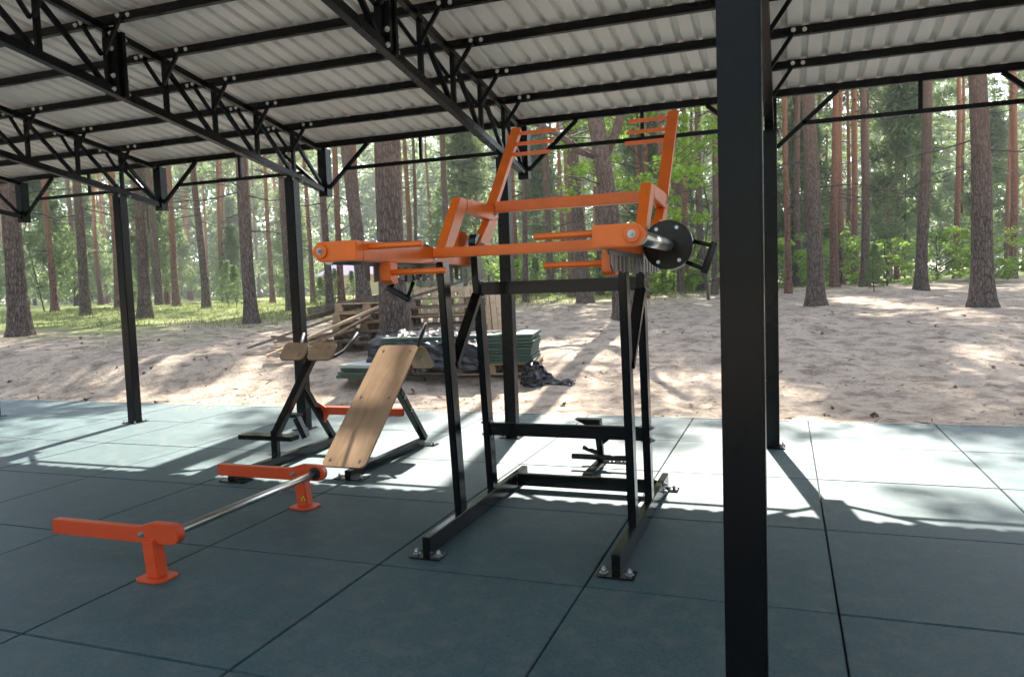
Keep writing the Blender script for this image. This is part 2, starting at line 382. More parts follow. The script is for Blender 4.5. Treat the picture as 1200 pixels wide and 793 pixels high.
# ------------------------------------------------------------------ lever machine
xl, xr = -0.82, 0.107
mc = thing('lever_exercise_machine', 'tall black framed exercise machine with orange lever arms standing under the shelter', 'exercise machine', (-0.357, 0.85, 0))
for xx in (xl, xr):
    mb = MB(); mb.box((xx-0.020, 0.145, 0.008), (xx+0.020, 1.62, 0.098), 0.004); rail = mb.build('base_rail', 'black', mc)
    for y0 in (0.16, 1.575):
        mb = MB(); mb.prism([(xx-0.085, y0-0.035, .001), (xx-0.07, y0-0.05, .001), (xx+0.085, y0-0.05, .001), (xx+0.085, y0+0.05, .001), (xx-0.085, y0+0.05, .001)], (0, 0, 0.007), 0.001)
        fp = mb.build('foot_plate', 'black', rail)
        if y0 < 1: fp.location.z += 0.0
        bolts(rail, [((xx+s*0.058, y0, 0.008), (0, 0, 1), 0.012, 0.016) for s in (-1, 1)])
    bolts(rail, [((xx+0.020, 1.42, zz), (1, 0, 0), 0.011, 0.012) for zz in (0.035, 0.078)])
    tl = 0.0
    fb, ft = Vector((xx, 0.57, 0.098)), Vector((xx+tl, 0.46, 1.425))
    mb = MB(); mb.beam(fb, ft, 0.040, 0.080, (0, 1, 0), 0.005); mb.build('front_upright', 'black', mc)
    rb, rt = Vector((xx, 1.035, 0.098)), Vector((xx, 0.902, 1.54))
    mb = MB(); mb.beam(rb, rt, 0.040, 0.080, (0, 1, 0), 0.005); ru = mb.build('rear_upright', 'black', mc)
    mb = MB(); mb.prism([(xx-0.021, 0.905+0.055*math.cos(t), 1.535+0.055*math.sin(t)) for t in [k*PI/6 for k in range(12)]], (0.042, 0, 0), 0.003); mb.build('pivot_cap', 'black', ru)
    bolts(ru, [((xx+0.020, 1.035-0.13*(zz-.098)/1.4, zz), (1, 0, 0), 0.010, 0.012) for zz in (1.245, 1.315, 0.43, 0.50)])
    bolts(ru, [((xx-0.020, 1.035-0.13*(zz-.098)/1.4, zz), (-1, 0, 0), 0.010, 0.012) for zz in (0.43, 0.50)])
    mb = MB(); mb.beam((xx, 0.91, 1.25), (xx, 0.545, 0.88), 0.038, 0.055, (1, 0, 0), 0.004); mb.build('diagonal_brace', 'black', mc)
for n, y, z, h in (('upper_crossbar', 0.925, 1.28, 0.072), ('lower_crossbar', 1.0, 0.465, 0.072), ('base_crossbar', 1.42, 0.060, 0.076)):
    mb = MB(); mb.beam((xl+0.0205, y, z), (xr-0.0205, y, z), 0.040, h, (0, 0, 1), 0.004); mb.build(n, 'black', mc)

# lever carriage
def lever(sgn, xi):
    """sgn -1: left, +1: right. xi = inner face of the lever beam"""
    out = lambda d: xi+sgn*d
    x0, x1 = sorted((xi, out(0.05)))
    mb = MB(); mb.prism([(x0, -0.24, 1.418), (x0, -0.24, 1.502), (x0, 0.15, 1.502), (x0, 0.50, 1.496), (x0, 1.03, 1.496), (x0, 1.03, 1.415), (x0, 0.15, 1.415)], (x1-x0, 0, 0), 0.004)
    arm = mb.build('lever_arm', 'orange', mc)
    # front box with pointed outer end
    ex = 0.0 if sgn > 0 else 0.022
    pts = [(xi, 1.418), (xi, 1.502), (out(0.168+ex), 1.502), (out(0.203+ex), 1.462), (out(0.168+ex), 1.418)]
    mb = MB(); mb.prism([(a, -0.292, b) for a, b in pts], (0, 0.052, 0), 0.005); bx = mb.build('pivot_box', 'orange', arm)
    cxp = out(0.150+ex)
    mb = MB(); mb.disc((cxp, -0.296, 1.462), (0, -1, 0), 0.031, 0.007, 32, 0.002); mb.build('pivot_washer', 'orange', bx)
    mb = MB(); bolt(mb, (cxp, -0.303, 1.462), (0, -1, 0), 0.009, 0.009); mb.build('bolt', 'zinc', bx)
    # sleeve, counterweight drum, handle
    cz = 1.452 if sgn > 0 else 1.436; rd = 0.112 if sgn > 0 else 0.106; cx = out(0.168)
    mb = MB(); mb.disc((cx, -0.242, cz), (0, 1, 0), 0.029, 0.70, 28); mb.build('sleeve', 'chrome', arm)
    mb = MB(); mb.disc((cx, 0.46, cz), (0, 1, 0), rd, 0.135, 48, 0.003); dr = mb.build('weight_drum', 'black', mc)
    bolts(dr, [((cx+0.088*math.cos(R(t+6)), 0.460, cz+0.088*math.sin(R(t+6))), (0, -1, 0), 0.0085, 0.003) for t in (55, 118, 235, 300)], 'rivet', True, 'lid')
    ang = R(-20) if sgn > 0 else R(180+62)
    d = Vector((math.cos(ang), 0, math.sin(ang))); u = Vector((-math.sin(ang), 0, math.cos(ang))); c = Vector((cx, 0.53, cz))
    if sgn < 0: u = -u
    mb = MB()
    p1 = c+d*0.095+u*0.050; p2 = c+d*0.190+u*0.056; p3 = c+d*0.095-u*0.050; p4 = c+d*0.190-u*0.056
    mb.tube([p1, p2], 0.010, 12); mb.build('handle_arm', 'black', dr)
    mb = MB(); mb.tube([p3, p4], 0.010, 12); mb.build('handle_arm', 'black', dr)
    mb = MB(); mb.disc(p2+u*0.018, -u, 0.017, 0.148, 18, 0.003); mb.build('handle_grip', 'rubberblack', dr)
    # hand grips pointing inwards
    mb = MB(); mb.disc((xi, -0.19, 1.478), (-sgn, 0, 0), 0.0135, 0.255, 18, 0.002); mb.build('hand_grip', 'orange', arm)
    s0, s1 = sorted((xi+sgn*0.032, xi-sgn*0.021))
    mb = MB(); mb.prism([(s0, -0.055, 1.413), (s0, -0.055, 1.335), (s0, -0.03, 1.318), (s0, 0.02, 1.318), (s0, 0.02, 1.413)], (s1-s0, 0, 0), 0.004); st = mb.build('grip_stub', 'orange', arm)
    xa = s1 if sgn < 0 else s0
    mb = MB(); mb.disc((xa, -0.015, 1.368), (-sgn, 0, 0), 0.0135, 0.255, 18, 0.002); mb.build('hand_grip', 'orange', arm)
    # slotted comb plate
    xc = xi+sgn*0.040-0.003; zt_, zb_ = 1.414, 1.338
    mb = MB(); y = -0.17; nsl = 15; ye = 1.02; stp = (ye-y)/nsl
    mb.prism([(xc, -0.20, zt_), (xc, 1.03, zt_), (xc, 1.03, zt_-0.018), (xc, -0.185, zt_-0.018)], (0.006, 0, 0))
    for k in range(nsl):
        a = y+k*stp; lo = zb_+(0.02 if k == 0 else 0)-0.012*(k % 2)
        mb.prism([(xc, a, zt_-0.0181), (xc, a+stp*0.52, zt_-0.0181), (xc, a+stp*0.52, zb_-0.006), (xc, a, lo)], (0.006, 0, 0))
    mb.build('comb_plate', 'comb', arm)
    # rear lug beside pivot
    mb = MB(); xa = xi+sgn*0.055-0.02; mb.prism([(xa, 0.84, 1.497), (xa, 0.83, 1.565), (xa, 0.87, 1.605), (xa, 0.95, 1.605), (xa, 0.99, 1.565), (xa, 0.98, 1.497)], (0.04, 0, 0), 0.004); mb.build('pivot_lug', 'orange', arm)
    mb = MB(); bolt(mb, (xi-sgn*0.001, 0.455, 1.452), (-sgn, 0, 0), 0.010, 0.008); mb.build('bolt', 'zinc', arm)
    return arm
lever(-1, -0.857); lever(1, 0.146)
mb = MB(); mb.beam((-0.855, 0.445, 1.468), (0.144, 0.445, 1.468), 0.05, 0.050, (0, 0, 1), 0.005); mb.build('lever_crossbar', 'orange', mc)
# upper yoke: trapezoid links, tall arms, pegs
def yoke(sgn, xc):
    w = 0.05
    A = Vector((xc, 0.475, 1.492)); B = Vector((xc, 0.70, 1.735)); C_ = Vector((xc, 1.17, 1.735)); D = Vector((xc, 0.90, 1.492)); T = Vector((xc, 1.665, 2.300))
    up = (1, 0, 0)
    def shp(poly): return [(xc-w/2, a, b) for a, b in poly]
    mb = MB()
    mb.prism(shp([(0.425, 1.494), (0.645, 1.765), (0.735, 1.765), (0.735, 1.72), (0.535, 1.494)]), (w, 0, 0), 0.004)
    yk = mb.build('yoke_link', 'orange', mc)
    mb = MB(); mb.prism(shp([(0.736, 1.766), (1.13, 1.763), (1.215, 1.70), (1.12, 1.675), (0.736, 1.700)]), (w, 0, 0), 0.004); mb.build('yoke_top', 'orange', yk)
    mb = MB(); mb.prism([(xc-w/2+.002, a, b) for a, b in [(1.212, 1.698), (1.125, 1.674), (1.06, 1.676), (0.84, 1.494), (0.98, 1.47)]], (w-.004, 0, 0), 0.004); mb.build('yoke_rear_link', 'orange', yk)
    mb = MB(); mb.beam((xc, 1.155, 1.755), T, 0.044, 0.062, (1, 0, 0), 0.005); ua = mb.build('upper_arm', 'orange', mc)
    dv = (T-Vector((xc, 1.155, 1.755))).normalized()
    for k, (yy, zz) in enumerate(((1.65, 2.272), (1.58, 2.192), (1.508, 2.115))):
        xs_ = xc-sgn*0.022
        mb = MB(); mb.beam((xs_, yy, zz), (xs_-sgn*0.25, yy, zz), 0.022, 0.022, (0, 0, 1), 0.006); mb.build('peg', 'orange', ua)
    bolts(yk, [((xc+0.025, 1.15, 1.715), (1, 0, 0), 0.009, 0.008), ((xc+0.025, 0.93, 1.53), (1, 0, 0), 0.009, 0.008)])
yoke(-1, -0.812); yoke(1, 0.192)
mb = MB(); mb.beam((-0.786, 1.175, 1.757), (0.166, 1.175, 1.757), 0.062, 0.062, (0, 0, 1), 0.005); mb.build('yoke_crossbar', 'orange', mc)
# ------------------------------------------------------------------ low foot stand behind the machine
ft = thing('floor_foot_stand', 'low black steel foot stand with two round bars behind the lever machine', 'foot stand', (-0.42, 2.1, 0))
mb = MB(); mb.box((-0.46, 1.74, 0.009), (-0.395, 2.30, 0.034), 0.003); mb.build('base_strip', 'black', ft)
mb = MB(); mb.box((-0.39, 2.17, 0.001), (-0.24, 2.27, 0.009), 0.001); pl_ = mb.build('foot_plate', 'black', ft)
bolts(pl_, [((-0.28, 2.22, 0.009), (0, 0, 1), 0.011, 0.014), ((-0.36, 2.20, 0.009), (0, 0, 1), 0.011, 0.014)])
mb = MB(); mb.beam((-0.43, 2.17, 0.034), (-0.425, 2.06, 0.30), 0.045, 0.045, (0, 1, 0), 0.004); mb.build('stem', 'black', ft)
mb = MB(); mb.prism([(-0.585, 2.02, 0.343), (-0.40, 2.02, 0.343), (-0.40, 2.02, 0.285), (-0.47, 2.02, 0.285)], (0, 0.08, 0), 0.004); mb.build('foot_rest', 'black', ft)
mb = MB(); mb.prism([(-0.40, 2.07, 0.21), (-0.33, 2.07, 0.21), (-0.40, 2.10, 0.15)], (0, 0.03, 0), 0.001); mb.build('gusset', 'black', ft)
mb = MB(); mb.disc((-0.60, 2.0, 0.085), (1, 0, 0), 0.020, 0.42, 18, 0.002); mb.build('round_bar', 'black', ft)
mb = MB(); mb.disc((-0.56, 2.16, 0.115), (1, -0.1, -0.32), 0.017, 0.13, 18, 0.002); mb.build('round_bar', 'black', ft)

# ------------------------------------------------------------------ twin bench (incline board + hip pads)
bn = thing('twin_exercise_bench', 'black framed bench with inclined plywood board and two small plywood hip pads', 'exercise bench', (-2.4, 1.9, 0))
def board(cx, cy, cz, wid, ln, th, pitchdeg, name, rad, parent, screws=True):
    """rounded plywood sheet; local x across, local y up the slope"""
    pts = []
    for sx, sy, a0 in ((1, 1, 0), (-1, 1, 90), (-1, -1, 180), (1, -1, 270)):
        for k in range(7):
            t = R(a0+90*k/6); pts.append(Vector((sx*(wid/2-rad)+rad*math.cos(t), sy*(ln/2-rad)+rad*math.sin(t), 0)))
    mat4 = Matrix.Translation((cx, cy, cz)) @ Matrix.Rotation(R(pitchdeg), 4, 'X')
    up = (mat4.to_3x3() @ Vector((0, 0, th)))
    mb = MB(); mb.prism([mat4 @ p for p in pts], up, 0.0022); b = mb.build(name, ['ply', 'plyedge'], parent)
    nrm = up.normalized()
    for p in b.data.polygons:
        if abs(p.normal.dot(nrm)) < 0.5: p.material_index = 1
    if screws:
        for sx in (-1, 1):
            for yy in (ln/2-0.06, -ln/2+0.06) + (((ln/2-0.06)*0.09,) if ln > 0.5 else ()) if ln > 0.2 else (0.035, -0.035):
                q = mat4 @ Vector((sx*(wid/2-0.055), yy, 0)); bolts(b, [(q+up, nrm, 0.010, 0.002)], 'screw', True)
    return b
# inclined board from (y 1.32,z .09) to (y 2.18,z .86)
y0, z0, y1, z1 = 1.33, 0.085, 2.22, 0.846
pd_ = math.degrees(math.atan2(z1-z0, y1-y0))
board(-2.040, (y0+y1)/2, (z0+z1)/2, 0.345, math.hypot(y1-y0, z1-z0), 0.016, pd_, 'backrest_board', 0.045, bn)
board(-2.025, 2.36, 0.742, 0.34, 0.27, 0.016, -46, 'calf_board', 0.05, bn)
mb = MB(); mb.beam((-2.025, 1.36, 0.035), (-2.025, 2.50, 0.035), 0.05, 0.055, (0, 0, 1), 0.004); mb.build('base_beam', 'black', bn)
mb = MB(); mb.beam((-2.025, 1.40, 0.10), (-2.025, 2.20, 0.79), 0.05, 0.05, (1, 0, 0), 0.004); mb.build('board_beam', 'black', bn)
mb = MB(); mb.beam((-2.00, 2.49, 0.062), (-2.00, 2.08, 0.52), 0.05, 0.055, (1, 0, 0), 0.004); mb.build('rear_strut', 'black', bn)
mb = MB(); mb.beam((-2.025, 2.20, 0.77), (-2.025, 2.33, 0.62), 0.05, 0.08, (1, 0, 0), 0.004); mb.build('head_bracket', 'black', bn)
for p, ax in (((-1.975, 2.24, 0.34), (1, 0, 0)), ((-1.975, 2.14, 0.455), (1, 0, 0)), ((-1.93, 2.51, 0.009), (0, 0, 1)), ((-1.94, 1.39, 0.009), (0, 0, 1)), ((-2.11, 1.39, 0.009), (0, 0, 1)), ((-1.90, 2.30, 0.74), (0, 0, 1))): bolts(bn, [(p, ax, 0.010, 0.012)])
for (ya, yb_) in ((1.34, 1.45), (2.46, 2.56)):
    mb = MB(); mb.box((-2.13, ya, 0.001), (-1.90, yb_, 0.0075), 0.001); mb.build('foot_plate', 'black', bn)
def handle(pts, par):
    mb = MB(); mb.tube(pts, 0.0145, 12); return mb.build('handle', 'rubberblack', par)
handle([(-1.93, 2.22, 0.76), (-1.93, 2.25, 0.80), (-1.90, 2.30, 0.90), (-1.875, 2.36, 1.02)], bn)
# hip pad half
board(-2.93, 2.08, 0.815, 0.235, 0.17, 0.018, 50, 'hip_pad', 0.045, bn)
board(-2.665, 2.08, 0.815, 0.235, 0.17, 0.018, 50, 'hip_pad', 0.045, bn)
mb = MB(); mb.beam((-2.795, 2.12, 0.76), (-2.795, 1.60, 0.23), 0.055, 0.06, (1, 0, 0), 0.004); mb.build('pad_beam', 'black', bn)
mb = MB(); mb.box((-3.0, 2.095, 0.765), (-2.60, 2.135, 0.80), 0.004); mb.build('pad_carrier', 'black', bn)
mb = MB(); mb.beam((-2.795, 1.10, 0.04), (-2.795, 2.40, 0.04), 0.055, 0.062, (0, 0, 1), 0.004); mb.build('base_beam', 'black', bn)
mb = MB(); mb.beam((-2.795, 2.36, 0.07), (-2.795, 1.97, 0.56), 0.05, 0.05, (1, 0, 0), 0.004); mb.build('rear_strut', 'black', bn)
mb = MB(); mb.beam((-2.795, 1.60, 0.07), (-2.795, 1.60, 0.27), 0.05, 0.05, (0, 1, 0), 0.004); mb.build('front_strut', 'black', bn)
mb = MB(); mb.box((-3.10, 1.55, 0.20), (-2.62, 1.66, 0.235), 0.004); mb.build('foot_rest', 'black', bn)
mb = MB(); mb.beam((-3.02, 2.18, 0.26), (-2.95, 2.2, 0.09), 0.05, 0.06, (0, 1, 0), .004); mb.build('side_strut', 'black', bn)
mb = MB(); mb.box((-3.16, 2.14, 0.262), (-3.0, 2.24, 0.29), .003); mb.build('foot_rest', 'black', bn)
mb = MB(); mb.box((-2.90, 1.10, 0.001), (-2.69, 1.2, 0.009), .001); mb.build('foot_plate', 'black', bn)
mb = MB(); mb.box((-2.90, 2.33, 0.001), (-2.69, 2.43, 0.009), .001); mb.build('foot_plate', 'black', bn)
handle([(-2.63, 2.12, 0.765), (-2.60, 2.16, 0.775), (-2.57, 2.24, 0.81), (-2.55, 2.33, 0.87), (-2.53, 2.40, 0.945)], bn)
handle([(-2.97, 2.12, 0.765), (-2.99, 2.16, 0.775), (-3.02, 2.24, 0.81), (-3.04, 2.33, 0.87), (-3.06, 2.40, 0.945)], bn)
mb = MB(); mb.beam((-2.83, 2.235, 0.318), (-2.05, 2.235, 0.318), 0.055, 0.062, (0, 0, 1), 0.004); mb.build('link_bar', 'orange_red', bn)
mb = MB(); mb.prism([(-2.835, 2.20, 0.40), (-2.75, 2.20, 0.35), (-2.72, 2.20, 0.285), (-2.76, 2.20, 0.22), (-2.835, 2.20, 0.28)], (0, 0.008, 0), 0.001)
mb.build('link_bracket', 'orange_red', bn)

# ------------------------------------------------------------------ orange roller stand, front left
ro = thing('orange_roller_stand', 'low orange stand holding a steel roller bar in front of the plywood bench', 'exercise stand', (-1.93, 0.7, 0))
def rstand(y, s):
    mb = MB(); mb.prism([(-2.00, y-0.045, .001), (-1.975, y-0.065, .001), (-1.875, y-0.065, .001), (-1.84, y-0.03, .001), (-1.84, y+0.05, .001), (-1.87, y+0.07, .001), (-1.975, y+0.07, .001), (-2.00, y+0.045, .001)], (0, 0, 0.011), 0.002)
    mb.build('foot_plate', 'orange_red', ro)
    mb = MB(); mb.beam((-1.915, y, 0.011), (-1.935, y, 0.185), 0.075, 0.062, (0, 1, 0), 0.006); ps = mb.build('post', 'orange_red', ro)
    pts = [(-2.55, 0.165), (-2.55, 0.235), (-2.02, 0.235), (-1.93, 0.262), (-1.815, 0.262)]
    for k in range(1, 8):
        t = R(90-180*k/8); pts.append((-1.815+0.047*math.cos(t), 0.215+0.047*math.sin(t)))
    pts += [(-1.815, 0.168), (-1.93, 0.168), (-1.98, 0.165)]
    mb = MB(); mb.prism([(a, y-0.012, b) for a, b in pts], (0, 0.045, 0), 0.003); br = mb.build('bracket', 'orange_red', ro)
    mb = MB(); mb.disc((-1.828, y-0.0125 if s > 0 else y+.0335, 0.215), (0, -s, 0), 0.038, 0.006, 28, 0.001); mb.build('bushing', 'rubberblack', br)
    mb = MB(); bolt(mb, (-1.985, y-0.0125, 0.205), (0, -1, 0), 0.009, 0.008); mb.build('bolt', 'zinc', br)
    return ps
ps = rstand(0.72, 1); rstand(-0.42, -1)
mb = MB(); mb.disc((-1.828, 0.72, 0.215), (0, -1, 0), 0.021, 1.10, 28, 0.002); mb.build('roller_bar', 'chrome', ro)
# warning sticker on the post: yellow triangle with black rim and mark
ys_ = 0.72-0.0325
def tri(c, r, y): return [(c[0]+r*math.sin(t), y, c[1]+r*math.cos(t)) for t in (0, 2*PI/3, 4*PI/3)]
mb = MB(); mb.prism(tri((-1.905, 0.062), 0.027, ys_), (0, -0.0006, 0)); st = mb.build('warning_sticker', 'ink', ro)
mb = MB(); mb.prism(tri((-1.905, 0.062), 0.0235, ys_-0.0007), (0, -0.0005, 0)); mb.build('sticker_face', 'sticker', st)
mb = MB(); mb.prism([(-1.909, ys_-0.0013, 0.056), (-1.901, ys_-0.0013, 0.056), (-1.899, ys_-0.0013, 0.064), (-1.906, ys_-0.0013, 0.071), (-1.911, ys_-0.0013, 0.063)], (0, -0.0005, 0))
mb.box((-1.912, ys_-0.0018, 0.0515), (-1.897, ys_-0.0013, 0.0545)); mb.build('sticker_mark', 'ink', st)
mb = MB(); mb.prism([(-1.948, ys_-.001, 0.140), (-1.925, ys_-.001, 0.164), (-1.958, ys_-.001, 0.166)], (0, -0.0005, 0)); mb.build('label_scrap', 'white', ro)

# ------------------------------------------------------------------ pallets, boards, tile stacks
def pallet(x, y, z, rot, mt, label, L_=1.2, W=0.8, nb=6, tilt=None, group='stacked wooden pallets'):
    t = thing('pallet', label, 'pallet', (x, y, z), group); rr_ = random.Random(int(x*100+z*1000))
    mb = MB()
    for k in range(nb):
        yy = -W/2+0.05+(W-0.1)*k/(nb-1)+rr_.uniform(-.008, .008); mb.box((-L_/2+rr_.uniform(-.01, .01), yy-0.045, 0.122), (L_/2+rr_.uniform(-.01, .01), yy+0.045, 0.143), 0.002)
    o1 = mb.build('deck', mt); mb = MB()
    for k in range(3):
        xx = (-1, 0, 1)[k]*(L_/2-0.06)
        mb.box((xx-0.05, -W/2, 0.101), (xx+0.05, W/2, 0.1215), 0.002)
    for k in range(3):
        yy = (-1, 0, 1)[k]*(W/2-0.05); mb.box((-L_/2, yy-0.05, 0.0), (L_/2, yy+0.05, 0.021), 0.002)
    o2 = mb.build('runner', mt); ob = [o1, o2]; mb = MB(); mb.box((-0.06, -0.048, 0.0212), (0.06, 0.048, 0.1008), 0.003); b0 = mb.build('spacer_block', mt); ob.append(b0)
    for i in (-1, 0, 1):
        for j in (-1, 0, 1):
            if (i, j) == (-1, -1): b0.location = (i*(L_/2-0.065), j*(W/2-0.05), 0); continue
            b1 = b0.copy(); COL.objects.link(b1); b1.location = (i*(L_/2-0.065), j*(W/2-0.05), 0); ob.append(b1)
    for o in ob: o.parent = t
    t.rotation_euler = tilt if tilt else (0, 0, R(rot))
    return t
px_, py_ = -5.22, 7.25; gp = gh(px_, py_)-0.02
labs = ['bottom dark pallet of the stack behind the thick pine', 'second pallet from the bottom of the stack behind the thick pine', 'third pallet from the bottom of the stack behind the thick pine', 'fourth pallet, below the topmost, of the stack behind the thick pine', 'topmost pallet of the stack behind the thick pine']
for k in range(5):
    pallet(px_+random.uniform(-.05, .05), py_+random.uniform(-.05, .05), gp+0.146*k, 18+random.uniform(-5, 5), 'oldpallet' if k in (0, 1) else 'pallet', labs[k], 1.0, 0.8)
q2x, q2y = -4.20, 7.80; gp2 = gh(q2x, q2y)-0.02
labs2 = ['bottom pallet of the stack on the right of the thick pine', 'second lowest pallet of the stack on the right of the thick pine', 'middle pallet of the stack on the right of the thick pine', 'second highest pallet of the stack on the right of the thick pine', 'top pallet of the stack on the right of the thick pine']
for k in range(5):
    pallet(q2x+random.uniform(-.05, .05), q2y+random.uniform(-.05, .05), gp2+0.146*k, 20+random.uniform(-6, 6), 'oldpallet' if k in (1, 2, 4) else 'pallet', labs2[k])
# pallets standing on edge behind
pallet(-4.55, 8.60, gh(-4.55, 8.60)+0.32, 0, 'plank', 'pale pallet standing on its edge behind the right pallet stack', 0.95, 1.15, 8, tilt=(0, R(-83), R(108)), group='pallets standing on edge')
pallet(-3.72, 8.35, gh(-3.72, 8.35)+0.34, 0, 'plank', 'pale pallet leaning at the right end of the right pallet stack', 0.9, 0.8, 8, tilt=(0, R(-76), R(125)), group='pallets standing on edge')
def plank(name, a, b, w, h, mt, label, cat='board'):
    mb = MB(); mb.beam(a, b, w, h, (0, 0, 1), 0.003); o = mb.build(name, mt); recenter(o, a); tag(o, label, cat, 'long timbers lying on the pallets'); return o
zt0 = gp+0.146*5
plank('timber_beam', (-6.0, 6.65, gh(-6.0, 6.65)+0.60), (-4.75, 7.35, zt0+0.12), 0.12, 0.10, 'beam', 'dark weathered beam lying on the left pallet stack behind the thick pine', 'beam')
plank('timber_beam', (-6.15, 6.75, gh(-6.15, 6.75)+0.46), (-4.95, 7.2, zt0+0.05), 0.10, 0.07, 'beam', 'thinner dark beam below the weathered beam on the pallets', 'beam')
plank('long_board', (-6.1, 5.75, gh(-6.1, 5.75)+0.10), (-4.85, 7.05, zt0-0.02), 0.13, 0.035, 'plank', 'pale long board sloping up from the sand to the left pallet stack')
plank('long_pole', (-4.75, 7.3, gp2+0.70), (-3.75, 7.75, gp2+1.0), 0.05, 0.04, 'beam', 'dark thin pole sloping over the right pallet stack beside the thick pine', 'pole')

rq = random.Random(21)
for k in range(11):
    ax_ = -6.6+rq.uniform(-.3, 1.1); ay_ = 6.0+rq.uniform(0, 0.9); bx_ = ax_+rq.uniform(1.0, 1.7); by_ = ay_+rq.uniform(0.2, 0.8)
    by_ = min(by_, 6.75) if bx_ < -4.9 else 6.7
    bx_ = min(bx_, -4.95); z0_ = gh(ax_, ay_)+0.03+0.02*k
    plank('loose_board', (ax_, ay_, z0_), (bx_, by_, gh(bx_, by_)+rq.uniform(0.08, 0.55)), rq.choice((0.09, 0.12)), 0.03, rq.choice(('oldpallet', 'plank', 'beam', 'pallet')), 'loose board in the untidy timber heap left of the thick pine')['group'] = 'loose boards heaped left of the thick pine'

def tile_pile(name, label, x, y, z, n, w, d, th, rot, mt, jit=0.012, cat='tile stack', top=None):
    """a bound pile of rubber tiles: every tile its own thing"""
    rr_ = random.Random(int(n+100*w)); c, s = math.cos(R(rot)), math.sin(R(rot))
    for k in range(n):
        mb = MB(); jx, jy = rr_.uniform(-jit, jit), rr_.uniform(-jit, jit)
        mb.box((-w/2+jx, -d/2+jy, 0.0), (w/2+jx, d/2+jy, th-0.007), 0.004)
        o = mb.build(name, mt if not (top and k == n-1) else top); o.location = (x, y, z+k*th); o.rotation_euler = (0, 0, R(rot+rr_.uniform(-.8, .8)))
        lab = label[k] if isinstance(label, (list, tuple)) else label
        tag(o, lab, 'rubber tile', cat)
tx0, ty0 = -2.72, 6.10; tz0 = gh(tx0, ty0)
pallet(tx0-0.02, ty0, tz0-0.035, 12, 'pallet', 'low pallet under the tall pile of green rubber tiles', 1.15, 0.95, group='pallets carrying the rubber tiles')
tile_pile('rubber_tile', 'green rubber tile in the tall pile behind the middle shelter post', tx0, ty0, tz0+0.112, 9, 1.02, 1.0, 0.040, 12, 'tilestack', 0.022, cat='green tiles in the tall pile')
t2x, t2y = -3.62, 5.95; tz2 = gh(t2x, t2y)
pallet(t2x, t2y, tz2-0.045, 8, 'oldpallet', 'low pallet under the film wrapped rubber tiles', 1.1, 0.9, group='pallets carrying the rubber tiles')
tile_pile('rubber_tile', 'rubber tile in the low film wrapped pile behind the plywood bench', t2x, t2y, tz2+0.10, 8, 0.98, 0.95, 0.042, 8, 'tilestack', cat='green tiles in the low pile')
t3x, t3y = -4.15, 5.35; tz3 = gh(t3x, t3y)
tile_pile('flat_board', ['lowest thin board of the small board pile left of the plywood bench', 'second thin board of the small board pile left of the plywood bench', 'third thin board of the small board pile left of the plywood bench', 'topmost pale board of the small board pile left of the plywood bench'], t3x, t3y, tz3+0.06, 4, 0.62, 0.6, 0.045, -6, 'tilestack', 0.05, 'small board pile', 'packgreen')
for q, lb in ((-0.15, 'near dark timber bearer under the small board pile'), (0.15, 'far dark timber bearer under the small board pile')):
    mb = MB(); mb.box((t3x-0.25, t3y+q-0.05, tz3-0.02), (t3x+0.25, t3y+q+0.05, tz3+0.058), .003)
    o = mb.build('support_block', 'beam'); recenter(o, (t3x, t3y+q, tz3)); tag(o, lb, 'bearer')
# fix category texts of board pile
for o in COL.objects:
    if o.name.startswith('flat_board'): o['category'] = 'board'

def crumple(name, label, fn, nu, nv, seed, amp):
    rr_ = np.random.RandomState(seed); bm = bmesh.new(); g_ = []
    for i in range(nu+1):
        row = []
        for j in range(nv+1):
            p = Vector(fn(i/nu, j/nv)); n3 = Vector((math.sin(i*1.9+j*0.7+seed), math.sin(j*2.3-i*0.9), math.sin(i*1.1+j*1.7)))*amp + Vector(rr_.uniform(-amp, amp, 3))*0.7
            row.append(bm.verts.new(p+n3))
        g_.append(row)
    for i in range(nu):
        for j in range(nv): bm.faces.new((g_[i][j], g_[i+1][j], g_[i+1][j+1], g_[i][j+1]))
    mb = MB(); mb.bm.free(); mb.bm = bm; o = mb.build(name, 'film')
    s = o.modifiers.new('s', 'SOLIDIFY'); s.thickness = 0.004
    recenter(o, fn(0.5, 0.5)); tag(o, label, 'plastic film'); return o
def f1(u, v):   # film draped over the low pile, sagging onto the ground
    x = t2x-0.62+1.55*u; top = tz2+0.462-0.03*u
    prof = [(0.62, top-0.05), (0.25, top+0.015), (-0.30, top-0.0), (-0.53, top-0.10), (-0.58, top-0.28), (-0.64, tz2+0.03)]
    k = v*5; i = min(int(k), 4); t = k-i
    return (x, t2y+prof[i][0]*(1-t)+prof[i+1][0]*t, prof[i][1]*(1-t)+prof[i+1][1]*t)
crumple('black_film_cover', 'crumpled black plastic film draped over the low tile pile behind the plywood bench', f1, 30, 22, 3, 0.012)
def f2(u, v):
    a = u*2*PI; r = (0.165+0.045*math.sin(3*a))*(1-v)**0.8+0.02
    bx, by = -2.02, 5.55
    return (bx+1.15*r*math.cos(a)-0.05*v, by+r*math.sin(a), gh(bx, by)+0.27*v**0.8-0.005)
crumple('plastic_bag', 'shiny black plastic bag slumped against the right side of the tall tile pile', f2, 26, 12, 9, 0.016)['category'] = 'bag'
def f3(u, v):
    x = -1.86+0.30*u; y = 5.52+0.16*v
    return (x, y, gh(x, y)+0.012+0.035*math.sin(PI*v))
crumple('plastic_scrap', 'flat scrap of black plastic on the sand right of the plastic bag', f3, 10, 6, 11, 0.010)
